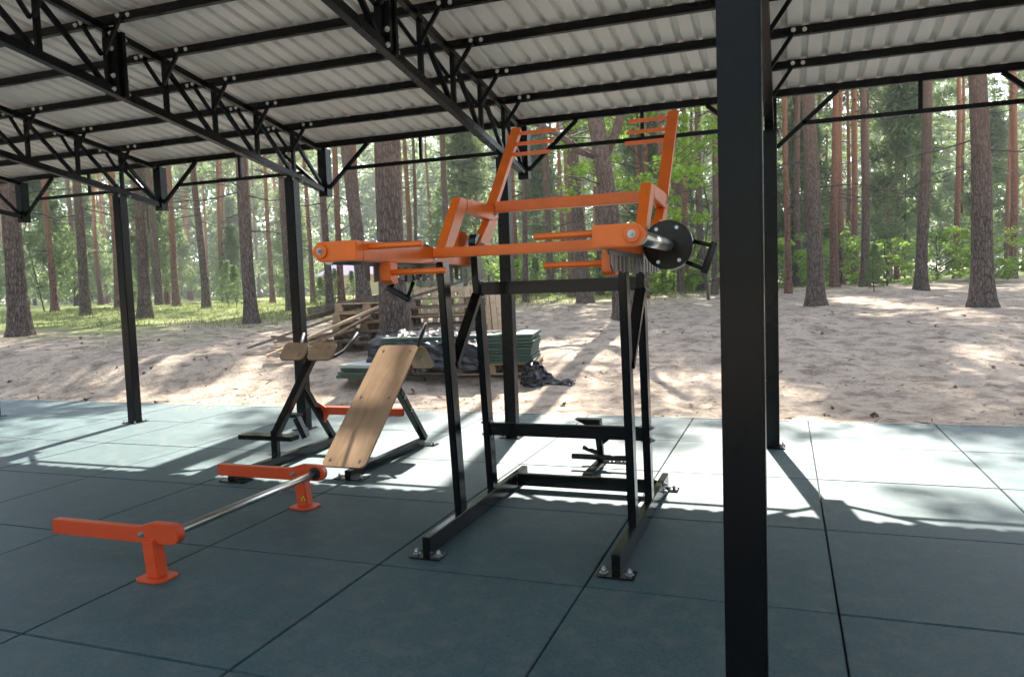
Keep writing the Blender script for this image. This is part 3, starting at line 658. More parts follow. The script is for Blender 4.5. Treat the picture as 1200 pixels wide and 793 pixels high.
# small wood block on sand
mb = MB(); mb.box((-0.03, -0.02, 0), (0.03, 0.02, 0.04), 0.004); o = mb.build('wood_block', 'plank'); o.location = (-2.72, 4.72, gh(-2.72, 4.72)); o.rotation_euler = (0, 0, 0.5)
tag(o, 'tiny cut wood block lying on the bright sand behind the bench', 'wood block')

# ------------------------------------------------------------------ far buildings, fence, bin
def pdp(px, D):
    """ground point D metres ahead in the direction of the given bearing"""
    return px
hx0, hy0, hx1, hy1 = -34.4, 48.0, -25.1, 51.4
hd = Vector((hx1-hx0, hy1-hy0, 0)); hl = hd.length/0.7; hang = math.atan2(hd.y, hd.x); hz = 1.0
hs = thing('bungalow', 'low cream walled house with lilac hipped metal roof beyond the pines', 'house', (hx0, hy0, hz))
def hp(x, y, z): return Vector((x, y, z))
mb = MB(); mb.box((0.6, 0.6, 0), (hl-0.6, 7.4, 2.35)); w_ = mb.build('wall', 'wall')
bm = bmesh.new(); e = 2.32
vv = [bm.verts.new(p) for p in ((0, 0, e), (hl, 0, e), (hl, 8, e), (0, 8, e), (3.2, 4, e+2.4), (hl-3.2, 4, e+2.4))]
for f in ((0, 1, 5, 4), (1, 2, 5), (2, 3, 4, 5), (3, 0, 4), (3, 2, 1, 0)): bm.faces.new([vv[i] for i in f])
mb = MB(); mb.bm.free(); mb.bm = bm; r_ = mb.build('roof', 'roofhouse')
for o in (w_, r_): o.parent = hs
for xw in (2.2, 4.6, 8.4, 11.6):
    mb = MB(); mb.box((xw, 0.56, 0.8), (xw+1.1, 0.598, 1.95)); f_ = mb.build('window', 'winframe'); f_.parent = hs
    mb = MB(); mb.box((xw+.08, 0.545, 0.88), (xw+1.02, 0.559, 1.87)); p_ = mb.build('pane', 'winglass'); p_.parent = f_
hs.rotation_euler = (0, 0, hang); hs.scale = (0.7, 0.7, 0.7)
# brown profiled fence
fa, fb_ = Vector((-23.2, 41.4, 0)), Vector((-19.2, 42.9, 0)); fn = thing('metal_sheet_fence', 'dark brown ribbed sheet fence in front of the house', 'fence', (fa.x, fa.y, gh(fa.x, fa.y)))
dvec = (fb_-fa); n_ = int(dvec.length/0.2); bm = bmesh.new(); rw = []
for i in range(n_*2+1):
    p = fa+dvec*(i/(n_*2)); off = 0.02 if i % 2 else -0.02
    z = gh(p.x, p.y); rw.append((bm.verts.new((p.x, p.y+off, z)), bm.verts.new((p.x, p.y+off, z+0.95))))
for i in range(len(rw)-1): bm.faces.new((rw[i][0], rw[i+1][0], rw[i+1][1], rw[i][1]))
mb = MB(); mb.bm.free(); mb.bm = bm; o = mb.build('fence_panel', 'fence', fn); s = o.modifiers.new('s', 'SOLIDIFY'); s.thickness = 0.01
for t in (0.02, 0.5, 0.98):
    p = fa+dvec*t; mb = MB(); mb.box((p.x-0.04, p.y+0.03, gh(p.x, p.y)-.1), (p.x+0.04, p.y+0.11, gh(p.x, p.y)+1.0)); mb.build('fence_post', 'fence', fn)
# waste container
bx, by = -14.45, 31.8; bz = gh(bx, by)
bi = thing('waste_container', 'pale grey ribbed waste container with white lid on wheels among the far pines', 'waste container', (bx, by, bz))
mb = MB(); mb.prism([(bx-0.52, by-0.4, bz+0.15), (bx+0.52, by-0.4, bz+0.15), (bx+0.60, by-0.42, bz+0.80), (bx-0.60, by-0.42, bz+0.80)], (0, 0.8, 0), 0.02)
for k in range(8): mb.box((bx-0.5+k*0.14, by-0.44, bz+0.2), (bx-0.45+k*0.14, by-0.41, bz+0.76), 0.004)
mb.build('bin_body', 'dumpster', bi)
mb = MB(); mb.prism([(bx-0.62, by-0.45, bz+0.801), (bx-0.62, by-0.25, bz+0.92), (bx-0.62, by+0.3, bz+0.95), (bx-0.62, by+0.42, bz+0.801)], (1.24, 0, 0), 0.01); mb.build('bin_lid', 'lid', bi)
for sx in (-0.42, 0.42):
    for sy in (-0.3, 0.3): mb = MB(); mb.disc((bx+sx-0.03, by+sy, bz+0.08), (1, 0, 0), 0.08, 0.06, 18); mb.build('wheel', 'rubberblack', bi)

# ------------------------------------------------------------------ vegetation
def mesh_arrays(name, V, F, mt):
    me = bpy.data.meshes.new(name); nv = len(V); nf = len(F); k = F.shape[1]
    me.vertices.add(nv); me.vertices.foreach_set('co', V.astype(np.float32).ravel())
    me.loops.add(nf*k); me.loops.foreach_set('vertex_index', F.astype(np.int32).ravel())
    me.polygons.add(nf); me.polygons.foreach_set('loop_start', np.arange(0, nf*k, k, dtype=np.int32)); me.polygons.foreach_set('loop_total', np.full(nf, k, dtype=np.int32))
    me.materials.append(M[mt]); me.update(); me.validate(); return me
def rnd_unit(rs, n):
    v = rs.normal(size=(n, 3)); return v/np.linalg.norm(v, axis=1)[:, None]
def leaf_quads(rs, C, ln, wd, flat=0.0):
    """diamond leaves centred at C"""
    n = len(C); d = rnd_unit(rs, n); d[:, 2] *= (1-flat); d /= np.linalg.norm(d, axis=1)[:, None]
    e = np.cross(d, rnd_unit(rs, n)); e /= np.linalg.norm(e, axis=1)[:, None]
    l = (ln*rs.uniform(0.6, 1.3, n))[:, None]; w = (wd*rs.uniform(0.6, 1.3, n))[:, None]
    V = np.stack([C-d*l/2, C+e*w/2, C+d*l/2, C-e*w/2], 1).reshape(-1, 3)
    return V, np.arange(4*n).reshape(n, 4)
def clumps(rs, centers, rad, per):
    n = len(centers); P = np.repeat(centers, per, 0)
    rr_ = np.repeat(rad if hasattr(rad, '__len__') else np.full(n, rad), per)
    return P+rnd_unit(rs, n*per)*(rs.uniform(0.15, 1, n*per)**0.6*rr_)[:, None]*np.array([1, 1, 0.6])
def branch_mesh(rs, segs, r0, mt, name, seg=5):
    mb = MB()
    for a, b, r in segs:
        a = Vector(a); b = Vector(b); m_ = (a+b)/2+Vector(rs.uniform(-.08, .08, 3))*(b-a).length
        mb.tube([a, m_, b], [r, r*0.7, r*0.25], seg, False)
    me = bpy.data.meshes.new(name); mb.bm.to_mesh(me); mb.bm.free(); me.materials.append(M[mt]); return me

def pine_crown(seed, H, z0, rad, ncl, per, ln, mt):
    rs = np.random.RandomState(seed); zz = z0+(H-z0)*rs.uniform(0, 1, ncl)**0.85
    t = (zz-z0)/(H-z0); rmax = rad*(1-t**2.2)*(0.45+0.55*np.minimum(1, t*4))*rs.uniform(0.35, 1, ncl)
    a = rs.uniform(0, 2*PI, ncl); a = np.round(a/(2*PI)*11)/11*2*PI+rs.normal(0, .25, ncl)
    C = np.stack([rmax*np.cos(a), rmax*np.sin(a), zz+0.12*rmax], 1)
    P = clumps(rs, C, rs.uniform(0.35, 0.75, ncl), per)
    V, F = leaf_quads(rs, P, ln, ln*0.22)
    segs = [((0, 0, c[2]-0.35*np.hypot(c[0], c[1])-0.1), tuple(c), 0.035) for c in C[::2]]
    return mesh_arrays('crown', V, F, mt), branch_mesh(rs, segs, .03, 'bark1', 'branch')
def trunk_mesh(seed, H, r, lean, mt, sides=14, fork=None, rings=18):
    rs = np.random.RandomState(seed); bm = bmesh.new(); prev = None
    ph = rs.uniform(0, 6, 6)
    for i in range(rings+1):
        t = (i/rings)**1.5; z = -0.25+t*(H+0.25); zz = max(z, 0)
        rad = r*(1-0.80*(zz/H)**0.9)+r*0.45*math.exp(-max(z, -.1)*3.2)
        le = zz if zz < 6 else 6+(zz-6)*0.25; cx = lean*(le-0.3)*CY+0.05*math.sin(zz*0.5+ph[0])*min(1, zz/3); cy = lean*(le-.3)*SY+0.05*math.sin(zz*0.43+ph[1])*min(1, zz/3)
        ring = []
        for k in range(sides):
            a = 2*PI*k/sides; rr_ = rad*(1+0.05*math.sin(3*a+ph[2]+zz*.8)+0.04*math.sin(5*a+ph[3]-zz)+rs.uniform(-.025, .025)+0.10*math.exp(-max(z, 0)*4)*math.sin(4*a+ph[4]))
            ring.append(bm.verts.new((cx+rr_*math.cos(a), cy+rr_*math.sin(a), z)))
        if prev:
            for k in range(sides): f = bm.faces.new((prev[k], prev[(k+1) % sides], ring[(k+1) % sides], ring[k])); f.smooth = True
        prev = ring
    me = bpy.data.meshes.new('trunk'); bm.to_mesh(me); bm.free(); me.materials.append(M[mt]); return me
def dead_branches(seed, H, lean, z0=2.0, z1=9.0, n=14, ln=1.3):
    rs = np.random.RandomState(seed); segs = []
    for k in range(n):
        z = rs.uniform(z0, z1); a = rs.uniform(0, 2*PI); l = ln*rs.uniform(0.4, 1.3); cx = lean*(z-0.3)*CY; cy = lean*(z-.3)*SY
        e = (cx+l*math.cos(a), cy+l*math.sin(a), z+l*rs.uniform(-0.25, 0.35)); segs.append(((cx, cy, z), e, 0.018))
        for q in range(2):
            tt = rs.uniform(.4, .8); b = tuple((cx, cy, z)[i]*(1-tt)+e[i]*tt for i in range(3)); a2 = a+rs.uniform(-1, 1)
            segs.append((b, (b[0]+.5*l*math.cos(a2), b[1]+.5*l*math.sin(a2), b[2]+rs.uniform(-.2, .2)*l), 0.008))
    return branch_mesh(rs, segs, .02, 'twig', 'dead_branch', 4)
def link(name, me, parent, loc=(0, 0, 0), rz=0):
    o = bpy.data.objects.new(name, me); COL.objects.link(o); o.parent = parent; o.location = loc; o.rotation_euler = (0, 0, rz); return o

TR = [(-12.8, 15.42, 0.1, -0.0, 0), (-13.65, 17.24, 0.068, -0.035, 0), (-16.86, 22.46, 0.102, -0.012, 1), (-10.54, 14.12, 0.102, -0.0, 0), (-11.37, 15.94, 0.1, -0.0, 1), (-8.9, 13.12, 0.179, -0.071, 0), (-13.51, 20.49, 0.138, -0.0, 1), (-4.45, 6.55, 0.209, -0.018, 0), (-11.57, 20.13, 0.089, -0.0, 1), (-13.18, 23.8, 0.119, -0.0, 1), (-12.01, 22.1, 0.08, -0.0, 0), (-16.79, 33.13, 0.091, -0.0, 1), (-13.13, 29.14, 0.099, -0.0, 1), (-16.73, 38.47, 0.102, -0.0, 0), (-17.19, 41.5, 0.109, -0.0, 1), (-7.36, 23.8, 0.143, -0.024, 0), (-8.01, 27.81, 0.109, -0.0, 1), (-6.11, 22.12, 0.118, -0.0, 1), (-3.94, 15.46, 0.173, -0.047, 0), (-2.02, 10.84, 0.183, -0.129, 0), (-6.02, 34.93, 0.108, -0.0, 0), (-7.38, 47.21, 0.114, -0.0, 1), (-5.58, 39.35, 0.095, -0.0, 0), (-4.68, 37.55, 0.114, -0.0, 1), (-2.3, 21.38, 0.109, -0.024, 0), (-2.89, 27.56, 0.136, -0.0, 1), (-4.31, 43.01, 0.128, -0.0, 0), (-1.89, 23.66, 0.133, -0.0, 0), (-1.45, 24.89, 0.123, -0.0, 1), (-13.54, 7.7, 0.188, -0.018, 0), (-24.73, 17.46, 0.127, -0.0, 1), (-18.42, 13.37, 0.138, -0.0, 0), (-27.39, 22.87, 0.135, -0.0, 1), (-14.38, 11.65, 0.151, 0.024, 0), (-22.0, 20.58, 0.136, -0.0, 1), (-17.26, 16.99, 0.128, -0.024, 0), (-25.78, 27.72, 0.13, -0.0, 1), (-10.54, 10.93, 0.145, -0.012, 0), (-20.31, 24.39, 0.113, -0.0, 1), (0.49, 20.28, 0.125, -0.012, 1), (1.24, 34.39, 0.119, -0.0, 0), (1.44, 14.23, 0.164, -0.029, 0), (2.94, 29.68, 0.136, -0.0, 1), (3.21, 23.39, 0.136, -0.0, 0), (6.15, 39.37, 0.13, -0.0, 1), (4.22, 19.51, 0.148, 0.024, 0), (7.48, 32.41, 0.123, -0.0, 1), (4.28, 13.14, 0.191, -0.035, 0), (8.5, 28.52, 0.138, -0.0, 1)]
TR += [(-5.3, 22.9, 0.12, 0.0, 0), (-3.3, 24.2, 0.11, 0.01, 1), (-0.4, 22.6, 0.12, 0.0, 0), (-7.4, 19.6, 0.10, 0.0, 1), (2.3, 22.9, 0.13, 0.0, 1), (-9.6, 19.7, 0.12, 0.0, 0), (-1.1, 19.4, 0.085, 0.01, 0), (-2.75, 17.6, 0.075, 0.0, 1), (-5.9, 16.6, 0.08, 0.0, 0), (0.9, 18.4, 0.085, 0.0, 1)]  # extra pines added so their crowns shade and dapple the sand and floor
NAMED = {7: 'thickest grey pine trunk, directly behind the plywood bench and in front of the pallets',
         5: 'leaning grey pine just left of the thickest trunk, mossy at its foot',
         19: 'leaning pine with a side limb rising from the sand right of the middle shelter post',
         18: 'dark straight pine seen between the orange crossbars of the machine'}
CR = [pine_crown(11+k, 18, 9.5+k*0.4, 3.0, 85, 65, 0.27, 'needle') for k in range(4)]
CRT = pine_crown(19, 18, 11.0, 2.2, 48, 60, 0.24, 'needle')
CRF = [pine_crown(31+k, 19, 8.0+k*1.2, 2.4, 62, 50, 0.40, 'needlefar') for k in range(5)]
DB = [dead_branches(60+k, 18, 0) for k in range(4)]
for i, (x, y, r, ln_, c) in enumerate(TR):
    D = -(x-CAMX)*SY+(y-CAMY)*CY
    px_dir = 'left' if x < -12 else 'right'
    H = 19 if r > 0.12 else 16
    kind = 'reddish' if c else 'grey'
    t = thing('pine_tree', NAMED.get(i, kind+' barked pine standing in the middle distance of the forest'), 'pine tree', (x, y, gh(x, y)), None if i in NAMED else ('reddish pines of the middle forest' if c else 'grey pines of the middle forest'))
    link('trunk', trunk_mesh(i, H, r*1.0, ln_, 'bark1' if c else 'bark0', 20 if i in (7, 19, 18, 5) else 12, rings=26), t)
    sc = H/18
    far = D > 32
    cm, bmh = (CRF if far else CR)[i % 4]
    if i in (18, 19, 7, 37) or i >= 56: cm, bmh = CRT
    top = (ln_*7.7*CY, ln_*7.7*SY, 0); cs = (sc, sc, sc*1.3) if i == 19 else ((0.8*sc, 0.8*sc, 1.45*sc) if i == 18 else (sc, sc, sc))  # out-of-view crowns thinned and raised so sun reaches the bench and floor
    o = link('crown', cm, t, top, i*1.3); o.scale = cs
    o = link('branch', bmh, t, top, i*1.3); o.scale = cs
    if i not in (7, 5): link('dead_branch', DB[i % 4] if abs(ln_) < .04 else dead_branches(i, H, ln_), t, (0, 0, 0), i*0.9 if abs(ln_) < .04 else 0)
    if i == 19:   # forked limb
        mb = MB(); b0 = Vector((0, 0, 0)); P_ = lambda z: Vector((ln_*(z-.3)*CY, ln_*(z-.3)*SY, z))
        a = P_(3.0); mb.tube([a, a+Vector((-.35, -.1, .12)), a+Vector((-.75, -.2, .45)), a+Vector((-1.3, -.3, .75)), a+Vector((-2.2, -.3, 1.9))], [.09, .075, .06, .05, .03], 10)
        a = P_(2.9); mb.tube([a, a+Vector((.25, .1, .5)), a+Vector((.6, .2, 1.6)), a+Vector((1.1, .2, 3.2))], [.10, .09, .075, .05], 10)
        me = bpy.data.meshes.new('limb'); mb.bm.to_mesh(me); mb.bm.free(); me.materials.append(M['bark0']); link('limb', me, t)

# distant pines: shared variants
protos = []
for k in range(6):
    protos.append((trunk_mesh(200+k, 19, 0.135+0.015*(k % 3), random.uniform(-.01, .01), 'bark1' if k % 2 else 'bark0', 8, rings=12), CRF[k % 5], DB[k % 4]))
rs = random.Random(5); placed = [(a[0], a[1]) for a in TR]
cnt = 0
while cnt < 130:
    D = rs.choice((rs.uniform(30, 50), rs.uniform(40, 85), rs.uniform(50, 85))); a = rs.uniform(-36, 36)
    lat = D*math.tan(R(a)); x = CAMX-SY*D+CY*lat; y = CAMY+CY*D+SY*lat
    if any((x-u)**2+(y-v)**2 < 2.2 for u, v in placed): continue
    pxx = 599+879.5*lat/D
    if 358 < pxx < 535 and (30 < D < 62 or rs.random() < 0.45): continue
    if (x-bx)**2+(y-by)**2 < 3: continue
    if -38 < x < -22 and 44 < y < 60: continue
    placed.append((x, y)); k = rs.randrange(6); tm, (cm, bmh), db = protos[k]
    c = k % 2
    t = thing('pine_tree', ('reddish' if c else 'grey')+' barked tall pine among the far rows of the forest', 'pine tree', (x, y, gh(x, y)-0.05), 'far pines with reddish bark' if c else 'far pines with grey bark')
    sc = rs.uniform(0.85, 1.12); t.scale = (sc, sc, sc); t.rotation_euler = (0, 0, rs.uniform(0, 6.28))
    link('trunk', tm, t); link('crown', cm, t); link('branch', bmh, t)
    if D < 50: link('dead_branch', db, t)
    cnt += 1

# young pines and bushes
def young_pine(seed, H, rad, n, mt='needleyoung'):
    rs_ = np.random.RandomState(seed); z = H*rs_.uniform(0.04, 1, n)**0.8; t = z/H
    r = rad*(1-t)**0.8*rs_.uniform(0.3, 1, n); a = rs_.uniform(0, 2*PI, n)
    C = np.stack([r*np.cos(a), r*np.sin(a), z+0.25*r], 1); P = clumps(rs_, C, rs_.uniform(.08, .2, n)*H/2.2, 30); V, F = leaf_quads(rs_, P, 0.12*H/2.2, 0.022*H/2.2)
    return mesh_arrays('foliage', V, F, mt), branch_mesh(rs_, [((0, 0, -.1), (0, 0, H*0.95), 0.03)]+[((0, 0, max(.05, c[2]-.3*math.hypot(c[0], c[1]))), tuple(c), 0.01) for c in C[::3]], .02, 'twig', 'stem', 4)
YP = [young_pine(80+k, 2.2, 0.8, 130) for k in range(3)]
YB = [young_pine(90+k, 6.5, 1.9, 240, 'needlefar') for k in range(3)]
spots = [(-11.93, 15.74, 1.0), (-12.7, 17.2, 1.1), (-13.78, 19.32, 1.3), (-14.31, 21.26, 1.2), (-11.2, 17.0, .9), (-9.9, 17.6, 0.8), (-6.63, 19.81, 1.1), (-15.5, 19.0, 1.3), (-12.2, 22.5, 1.3), (-16.5, 17.5, 1.2), (-18.5, 19.5, 1.4), (-20.5, 17.0, 1.2), (-7.6, 21.5, .9), (3.0, 18.5, 1.0), (6.2, 22.0, 1.2)]
for i, (x, y, s) in enumerate([q for q in spots]):
    t = thing('young_pine', 'low light green young pine bush growing on the grassy forest edge', 'young pine', (x, y, gh(x, y)), 'young pines at the forest edge'); s *= (0.42 if x < -11 and x > -15 else 0.55); t.scale = (s, s, s); t.rotation_euler = (0, 0, i*1.1)
    link('foliage', YP[i % 3][0], t); link('stem', YP[i % 3][1], t)
for i in range(46):
    D = rs.uniform(34, 80); a = rs.uniform(-36, 36); lat = D*math.tan(R(a)); x = CAMX-SY*D+CY*lat; y = CAMY+CY*D+SY*lat
    if -38 < x < -22 and 44 < y < 60: continue
    pxx = 599+879.5*lat/D
    if 360 < pxx < 545: continue
    t = thing('understory_tree', 'slender pale green understory tree between the far pine trunks', 'young tree', (x, y, gh(x, y)), 'understory trees between the far pines'); s = rs.uniform(0.6, 1.5); t.scale = (s, s, s); t.rotation_euler = (0, 0, i)
    link('crown', YB[i % 3][0], t); link('trunk', YB[i % 3][1], t)

def broadleaf(seed, H, rad, z0, ncl, per, lsize, mt, arch=1.0):
    rs_ = np.random.RandomState(seed); a = rs_.uniform(0, 2*PI, ncl); r = rad*rs_.uniform(0.1, 1, ncl)**0.6; z = rs_.uniform(z0, H, ncl)
    C = np.stack([r*np.cos(a), r*np.sin(a), z], 1)
    P = clumps(rs_, C, rs_.uniform(.15, .42, ncl)*rad/1.8*1.1, per); V, F = leaf_quads(rs_, P, lsize, lsize*0.6, 0.5)
    segs = [((0, 0, -.1), (0.05, 0.0, H*0.5), 0.05*rad/1.8+.01), ((0.05, 0, H*0.5), (0, 0.05, H*.95), 0.035*rad/1.8)]+[((0, 0, max(0.1, c[2]-.5*math.hypot(c[0], c[1]))), tuple(c), 0.014) for c in C[::2]]
    return mesh_arrays('foliage', V, F, mt), branch_mesh(rs_, segs, .03, 'twig', 'stem', 5)
OK_ = broadleaf(5, 6.6, 2.1, 2.3, 85, 60, 0.12, 'leaf')
t = thing('young_oak', 'bright green leafy young oak behind the right end of the orange machine', 'oak tree', (-2.35, 14.6, gh(-2.35, 14.6)))
link('crown', OK_[0], t); link('trunk', OK_[1], t)
O2 = broadleaf(6, 4.4, 1.2, 1.9, 30, 55, 0.11, 'leaf')
t = thing('young_oak', 'small bright green oak sapling beside the black shelter post at the right', 'oak tree', (-1.0, 16.6, gh(-1.0, 16.6)))
link('crown', O2[0], t); link('trunk', O2[1], t)
BU = [broadleaf(40+k, 1.5, 1.0, 0.12, 46, 46, 0.09, 'bush') for k in range(3)]
for i, (px__, D, s) in enumerate([(615, 27, 1.0), (650, 30, 1.3), (700, 29, 1.2), (735, 26, 1.0), (765, 25, 1.4), (790, 27, 1.5), (826, 25, 1.2), (845, 30, 1.5), (880, 27, 1.3), (930, 26, 1.2), (985, 28, 1.5), (1040, 25, 1.2), (1100, 27, 1.4), (1160, 25, 1.3), (575, 33, 1.3), (600, 38, 1.6), (680, 36, 1.6), (750, 36, 1.7), (810, 36, 1.8), (870, 36, 1.6)]):
    lat = (px__-599)/879.5*D; x = CAMX-SY*D+CY*lat; y = CAMY+CY*D+SY*lat
    t = thing('forest_bush', 'bright green leafy bush on the forest edge beyond the bare sand', 'bush', (x, y, gh(x, y)-.03), 'leafy bushes along the forest edge'); t.scale = (s, s, s*0.9); t.rotation_euler = (0, 0, i*0.7)
    link('foliage', BU[i % 3][0], t); link('stem', BU[i % 3][1], t)

# far-off wood as one mass
rs_ = np.random.RandomState(77); n = 2500; n = 2600
D = rs_.uniform(78, 120, n); a = np.radians(rs_.uniform(-40, 40, n)); lat = D*np.tan(a)
hgt = 1.0+rs_.uniform(0, 1, n)**1.25*21
C = np.stack([CAMX-SY*D+CY*lat, CAMY+CY*D+SY*lat, hgt+0.8], 1)
P = clumps(rs_, C, rs_.uniform(1.2, 3.0, len(C)), 75); V, F = leaf_quads(rs_, P, 0.85, 0.36)
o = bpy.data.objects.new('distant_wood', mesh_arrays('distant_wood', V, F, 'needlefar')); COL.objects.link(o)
tag(o, 'pale green mass of far woodland closing the view behind the pines', 'woodland', kind='stuff')

n = 900  # unseen trees around the camera, added to cut blue sky light and reflections
D = rs_.uniform(26, 44, n); a = np.radians(rs_.uniform(52, 308, n)); cxx = CAMX+D*np.sin(a-R(YAW)); cyy = CAMY+D*np.cos(a-R(YAW))
C = np.stack([cxx, cyy, 0.6+rs_.uniform(0, 1, n)*15], 1)
P = clumps(rs_, C, rs_.uniform(1.4, 2.8, n), 60); V, F = leaf_quads(rs_, P, 0.95, 0.45)
o = bpy.data.objects.new('woodland_edge', mesh_arrays('woodland_edge', V, F, 'needle')); COL.objects.link(o)
tag(o, 'dark green woodland edge added out of view around and behind the camera', 'woodland', kind='stuff')
bm = bmesh.new(); bmesh.ops.create_cube(bm, size=1.0); hme = bpy.data.meshes.new('haze'); bm.to_mesh(hme); bm.free()
hzo = bpy.data.objects.new('haze', hme); COL.objects.link(hzo); hzo.scale = (560, 400, 32); hzo.location = (-50, 120, 13.5); hzo['kind'] = 'stuff'; hzo['label'] = 'thin pale summer haze between the pines'; hzo['category'] = 'haze'
hm = bpy.data.materials.new('haze_air'); hm.use_nodes = True; hn = hm.node_tree.nodes; hn.remove(hn['Principled BSDF'])
pv = hn.new('ShaderNodeVolumePrincipled'); pv.inputs['Color'].default_value = (0.93, 0.97, 1.0, 1); pv.inputs['Density'].default_value = 0.0014; pv.inputs['Anisotropy'].default_value = 0.2
hm.node_tree.links.new(pv.outputs[0], hn['Material Output'].inputs['Volume']); hme.materials.append(hm)

# grass, litter
rs_ = np.random.RandomState(4)
n = 26000
gx = rs_.uniform(-26, 2, n); gy = rs_.uniform(9.5, 28, n)
cond = (-0.06*gx+0.052*gy+0.5+rs_.normal(0, .09, n)) > 1.62
gx, gy = gx[cond], gy[cond]; gzv = gz(gx, gy); h = rs_.uniform(.04, .13, len(gx)); a = rs_.uniform(0, 6.28, len(gx)); w = 0.012
tipx = gx+rs_.normal(0, .03, len(gx)); tipy = gy+rs_.normal(0, .03, len(gx))
V = np.stack([np.stack([gx-w*np.cos(a), gy-w*np.sin(a), gzv-.01], 1), np.stack([gx+w*np.cos(a), gy+w*np.sin(a), gzv-.01], 1), np.stack([tipx, tipy, gzv+h], 1)], 1).reshape(-1, 3)
o = bpy.data.objects.new('grass', mesh_arrays('grass', V, np.arange(len(V)).reshape(-1, 3), 'grassblade')); COL.objects.link(o); tag(o, 'thin dry grass on the forest edge at the left', 'grass', kind='stuff')
n = 9000
gx = rs_.uniform(-14, 6, n); gy = 4.25+rs_.uniform(0, 1, n)**1.3*14; cl = np.sin(gx*2.1+1)*np.sin(gy*1.7)+rs_.normal(0, .6, n) > 0.25
gx, gy = gx[cl], gy[cl]; C = np.stack([gx, gy, gz(gx, gy)+0.006], 1); V, F = leaf_quads(rs_, C, 0.055, 0.012, 0.85)
o = bpy.data.objects.new('ground_litter', mesh_arrays('ground_litter', V, F, 'litter')); COL.objects.link(o); tag(o, 'needles, twigs and cones scattered over the bare sand', 'litter', kind='stuff')
n = 450
gx = rs_.uniform(-12, 6, n); gy = 4.2+rs_.uniform(0, 1, n)**1.4*9; C = np.stack([gx, gy, gz(gx, gy)+0.012], 1); V, F = leaf_quads(rs_, C, 0.17, 0.014, 0.88)
n = 90; gx = rs_.uniform(-12, 6, n); gy = 4.2+rs_.uniform(0, 1, n)**1.3*9; C2 = np.repeat(np.stack([gx, gy, gz(gx, gy)+0.01], 1), 5, 0)+rs_.normal(0, .011, (n*5, 3)); V2, F2 = leaf_quads(rs_, C2, 0.05, 0.035, 0.2)
o = bpy.data.objects.new('bark_and_cones', mesh_arrays('bark_and_cones', np.concatenate([V, V2]), np.concatenate([F, F2+len(V)]), 'debris')); COL.objects.link(o); tag(o, 'dark twigs, cones and bark lumps scattered on the sand', 'litter', kind='stuff')
n = 3800
gy = 4.09-0.55*rs_.uniform(0, 1, n)**3.2*(0.5+0.5*rs_.uniform(0, 1, n)); gx = rs_.uniform(-8.8, 5.8, n); kp = np.sin(gx*1.9+np.sin(gx*5))+rs_.normal(0, .7, n) > -0.1; gx, gy = gx[kp], gy[kp]
C = np.stack([gx, gy, np.full(len(gx), 0.0032)], 1); d_ = rs_.uniform(0, PI, len(gx)); l_ = rs_.uniform(.003, .013, len(gx))[:, None]
dx = np.stack([np.cos(d_), np.sin(d_), np.zeros(len(gx))], 1); ex_ = np.stack([-np.sin(d_), np.cos(d_), np.zeros(len(gx))], 1)
V = np.stack([C-dx*l_, C+ex_*l_*.7, C+dx*l_, C-ex_*l_*.7], 1).reshape(-1, 3)
o = bpy.data.objects.new('spilled_sand', mesh_arrays('spilled_sand', V, np.arange(len(V)).reshape(-1, 4), 'sandgrain')); COL.objects.link(o); tag(o, 'grains of pale sand trodden onto the rear edge of the rubber floor', 'sand', kind='stuff')
n = 230
C = np.stack([rs_.uniform(-7, 4, n), 4.05-5.6*rs_.uniform(0, 1, n)**1.35, np.full(n, 0.0038)], 1)
d = rs_.uniform(0, PI, n); l = (.008+.05*rs_.uniform(0, 1, n)**2)[:, None]; w = rs_.uniform(.0015, .006, n)[:, None]
dx = np.stack([np.cos(d), np.sin(d), np.zeros(n)], 1); ex = np.stack([-np.sin(d), np.cos(d), np.zeros(n)], 1)
V = np.stack([C-dx*l/2, C+ex*w/2, C+dx*l/2+np.array([0, 0, .002]), C-ex*w/2], 1).reshape(-1, 3)
o = bpy.data.objects.new('floor_litter', mesh_arrays('floor_litter', V, np.arange(4*n).reshape(n, 4), 'litter')); COL.objects.link(o); tag(o, 'few pine needles and bark flakes scattered on the rubber floor', 'litter', kind='stuff')

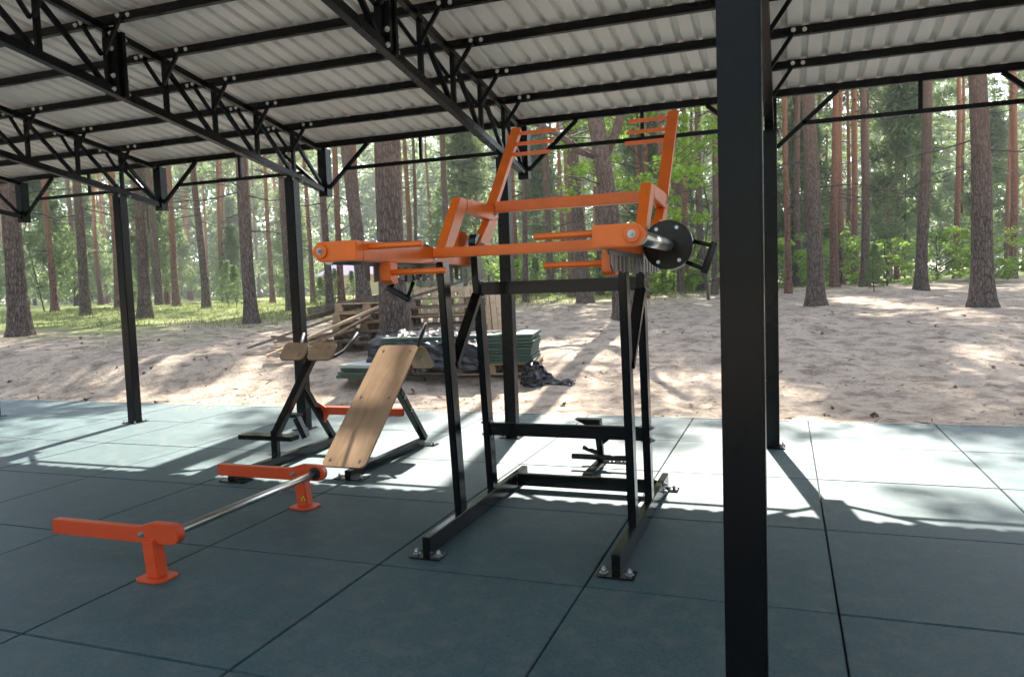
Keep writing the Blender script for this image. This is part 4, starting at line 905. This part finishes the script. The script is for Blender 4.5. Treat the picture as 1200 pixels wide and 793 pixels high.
# ------------------------------------------------------------------ light, sky, camera
EL = 48.4; AZ = math.degrees(math.atan2(-0.18, 1.0))     # azimuth measured from +Y, towards +X
d = Vector((math.sin(R(AZ))*math.cos(R(EL)), math.cos(R(AZ))*math.cos(R(EL)), math.sin(R(EL))))
sun = bpy.data.lights.new('sun', 'SUN'); sun.energy = 5.0; sun.angle = R(0.53); sun.color = (1.0, 0.95, 0.865)
so = bpy.data.objects.new('sun', sun); COL.objects.link(so); so.rotation_euler = (-d).to_track_quat('-Z', 'Y').to_euler()
w = bpy.data.worlds.new('World'); SC.world = w; w.use_nodes = True
nt = w.node_tree; sk = nt.nodes.new('ShaderNodeTexSky'); sk.sky_type = 'NISHITA'; sk.sun_disc = False
sk.sun_elevation = R(EL); sk.sun_rotation = R(AZ); sk.air_density = 1.0; sk.dust_density = 1.6; sk.ozone_density = 1.0
hsn = nt.nodes.new('ShaderNodeHueSaturation'); hsn.inputs['Saturation'].default_value = 0.62; nt.links.new(sk.outputs[0], hsn.inputs['Color']); nt.links.new(hsn.outputs[0], nt.nodes['Background'].inputs[0]); nt.nodes['Background'].inputs[1].default_value = 0.15

cd = bpy.data.cameras.new('camera'); cam = bpy.data.objects.new('camera', cd); COL.objects.link(cam); SC.camera = cam
cd.sensor_width = 36; cd.lens = 879.52/1200*36; cd.clip_end = 1000; cd.clip_start = 0.05
yaw, pit, rol = 0.349954691, -0.069198243, -0.0344124813
f = Vector((-math.sin(yaw)*math.cos(pit), math.cos(yaw)*math.cos(pit), math.sin(pit))); r = Vector((math.cos(yaw), math.sin(yaw), 0)); u = r.cross(f)
r2 = r*math.cos(rol)+u*math.sin(rol); u2 = -r*math.sin(rol)+u*math.cos(rol)
mw = Matrix((( r2.x, u2.x, -f.x, CAMX), (r2.y, u2.y, -f.y, CAMY), (r2.z, u2.z, -f.z, CAMZ), (0, 0, 0, 1))); cam.matrix_world = mw
cd.dof.use_dof = True; cd.dof.focus_distance = 3.7; cd.dof.aperture_fstop = 8.0

SC.view_settings.view_transform = 'Standard'; SC.view_settings.look = 'None'; SC.view_settings.exposure = 2.15; SC.view_settings.gamma = 1
SC.cycles.max_bounces = 8; SC.cycles.diffuse_bounces = 4; SC.cycles.transparent_max_bounces = 8; SC.cycles.sample_clamp_indirect = 6
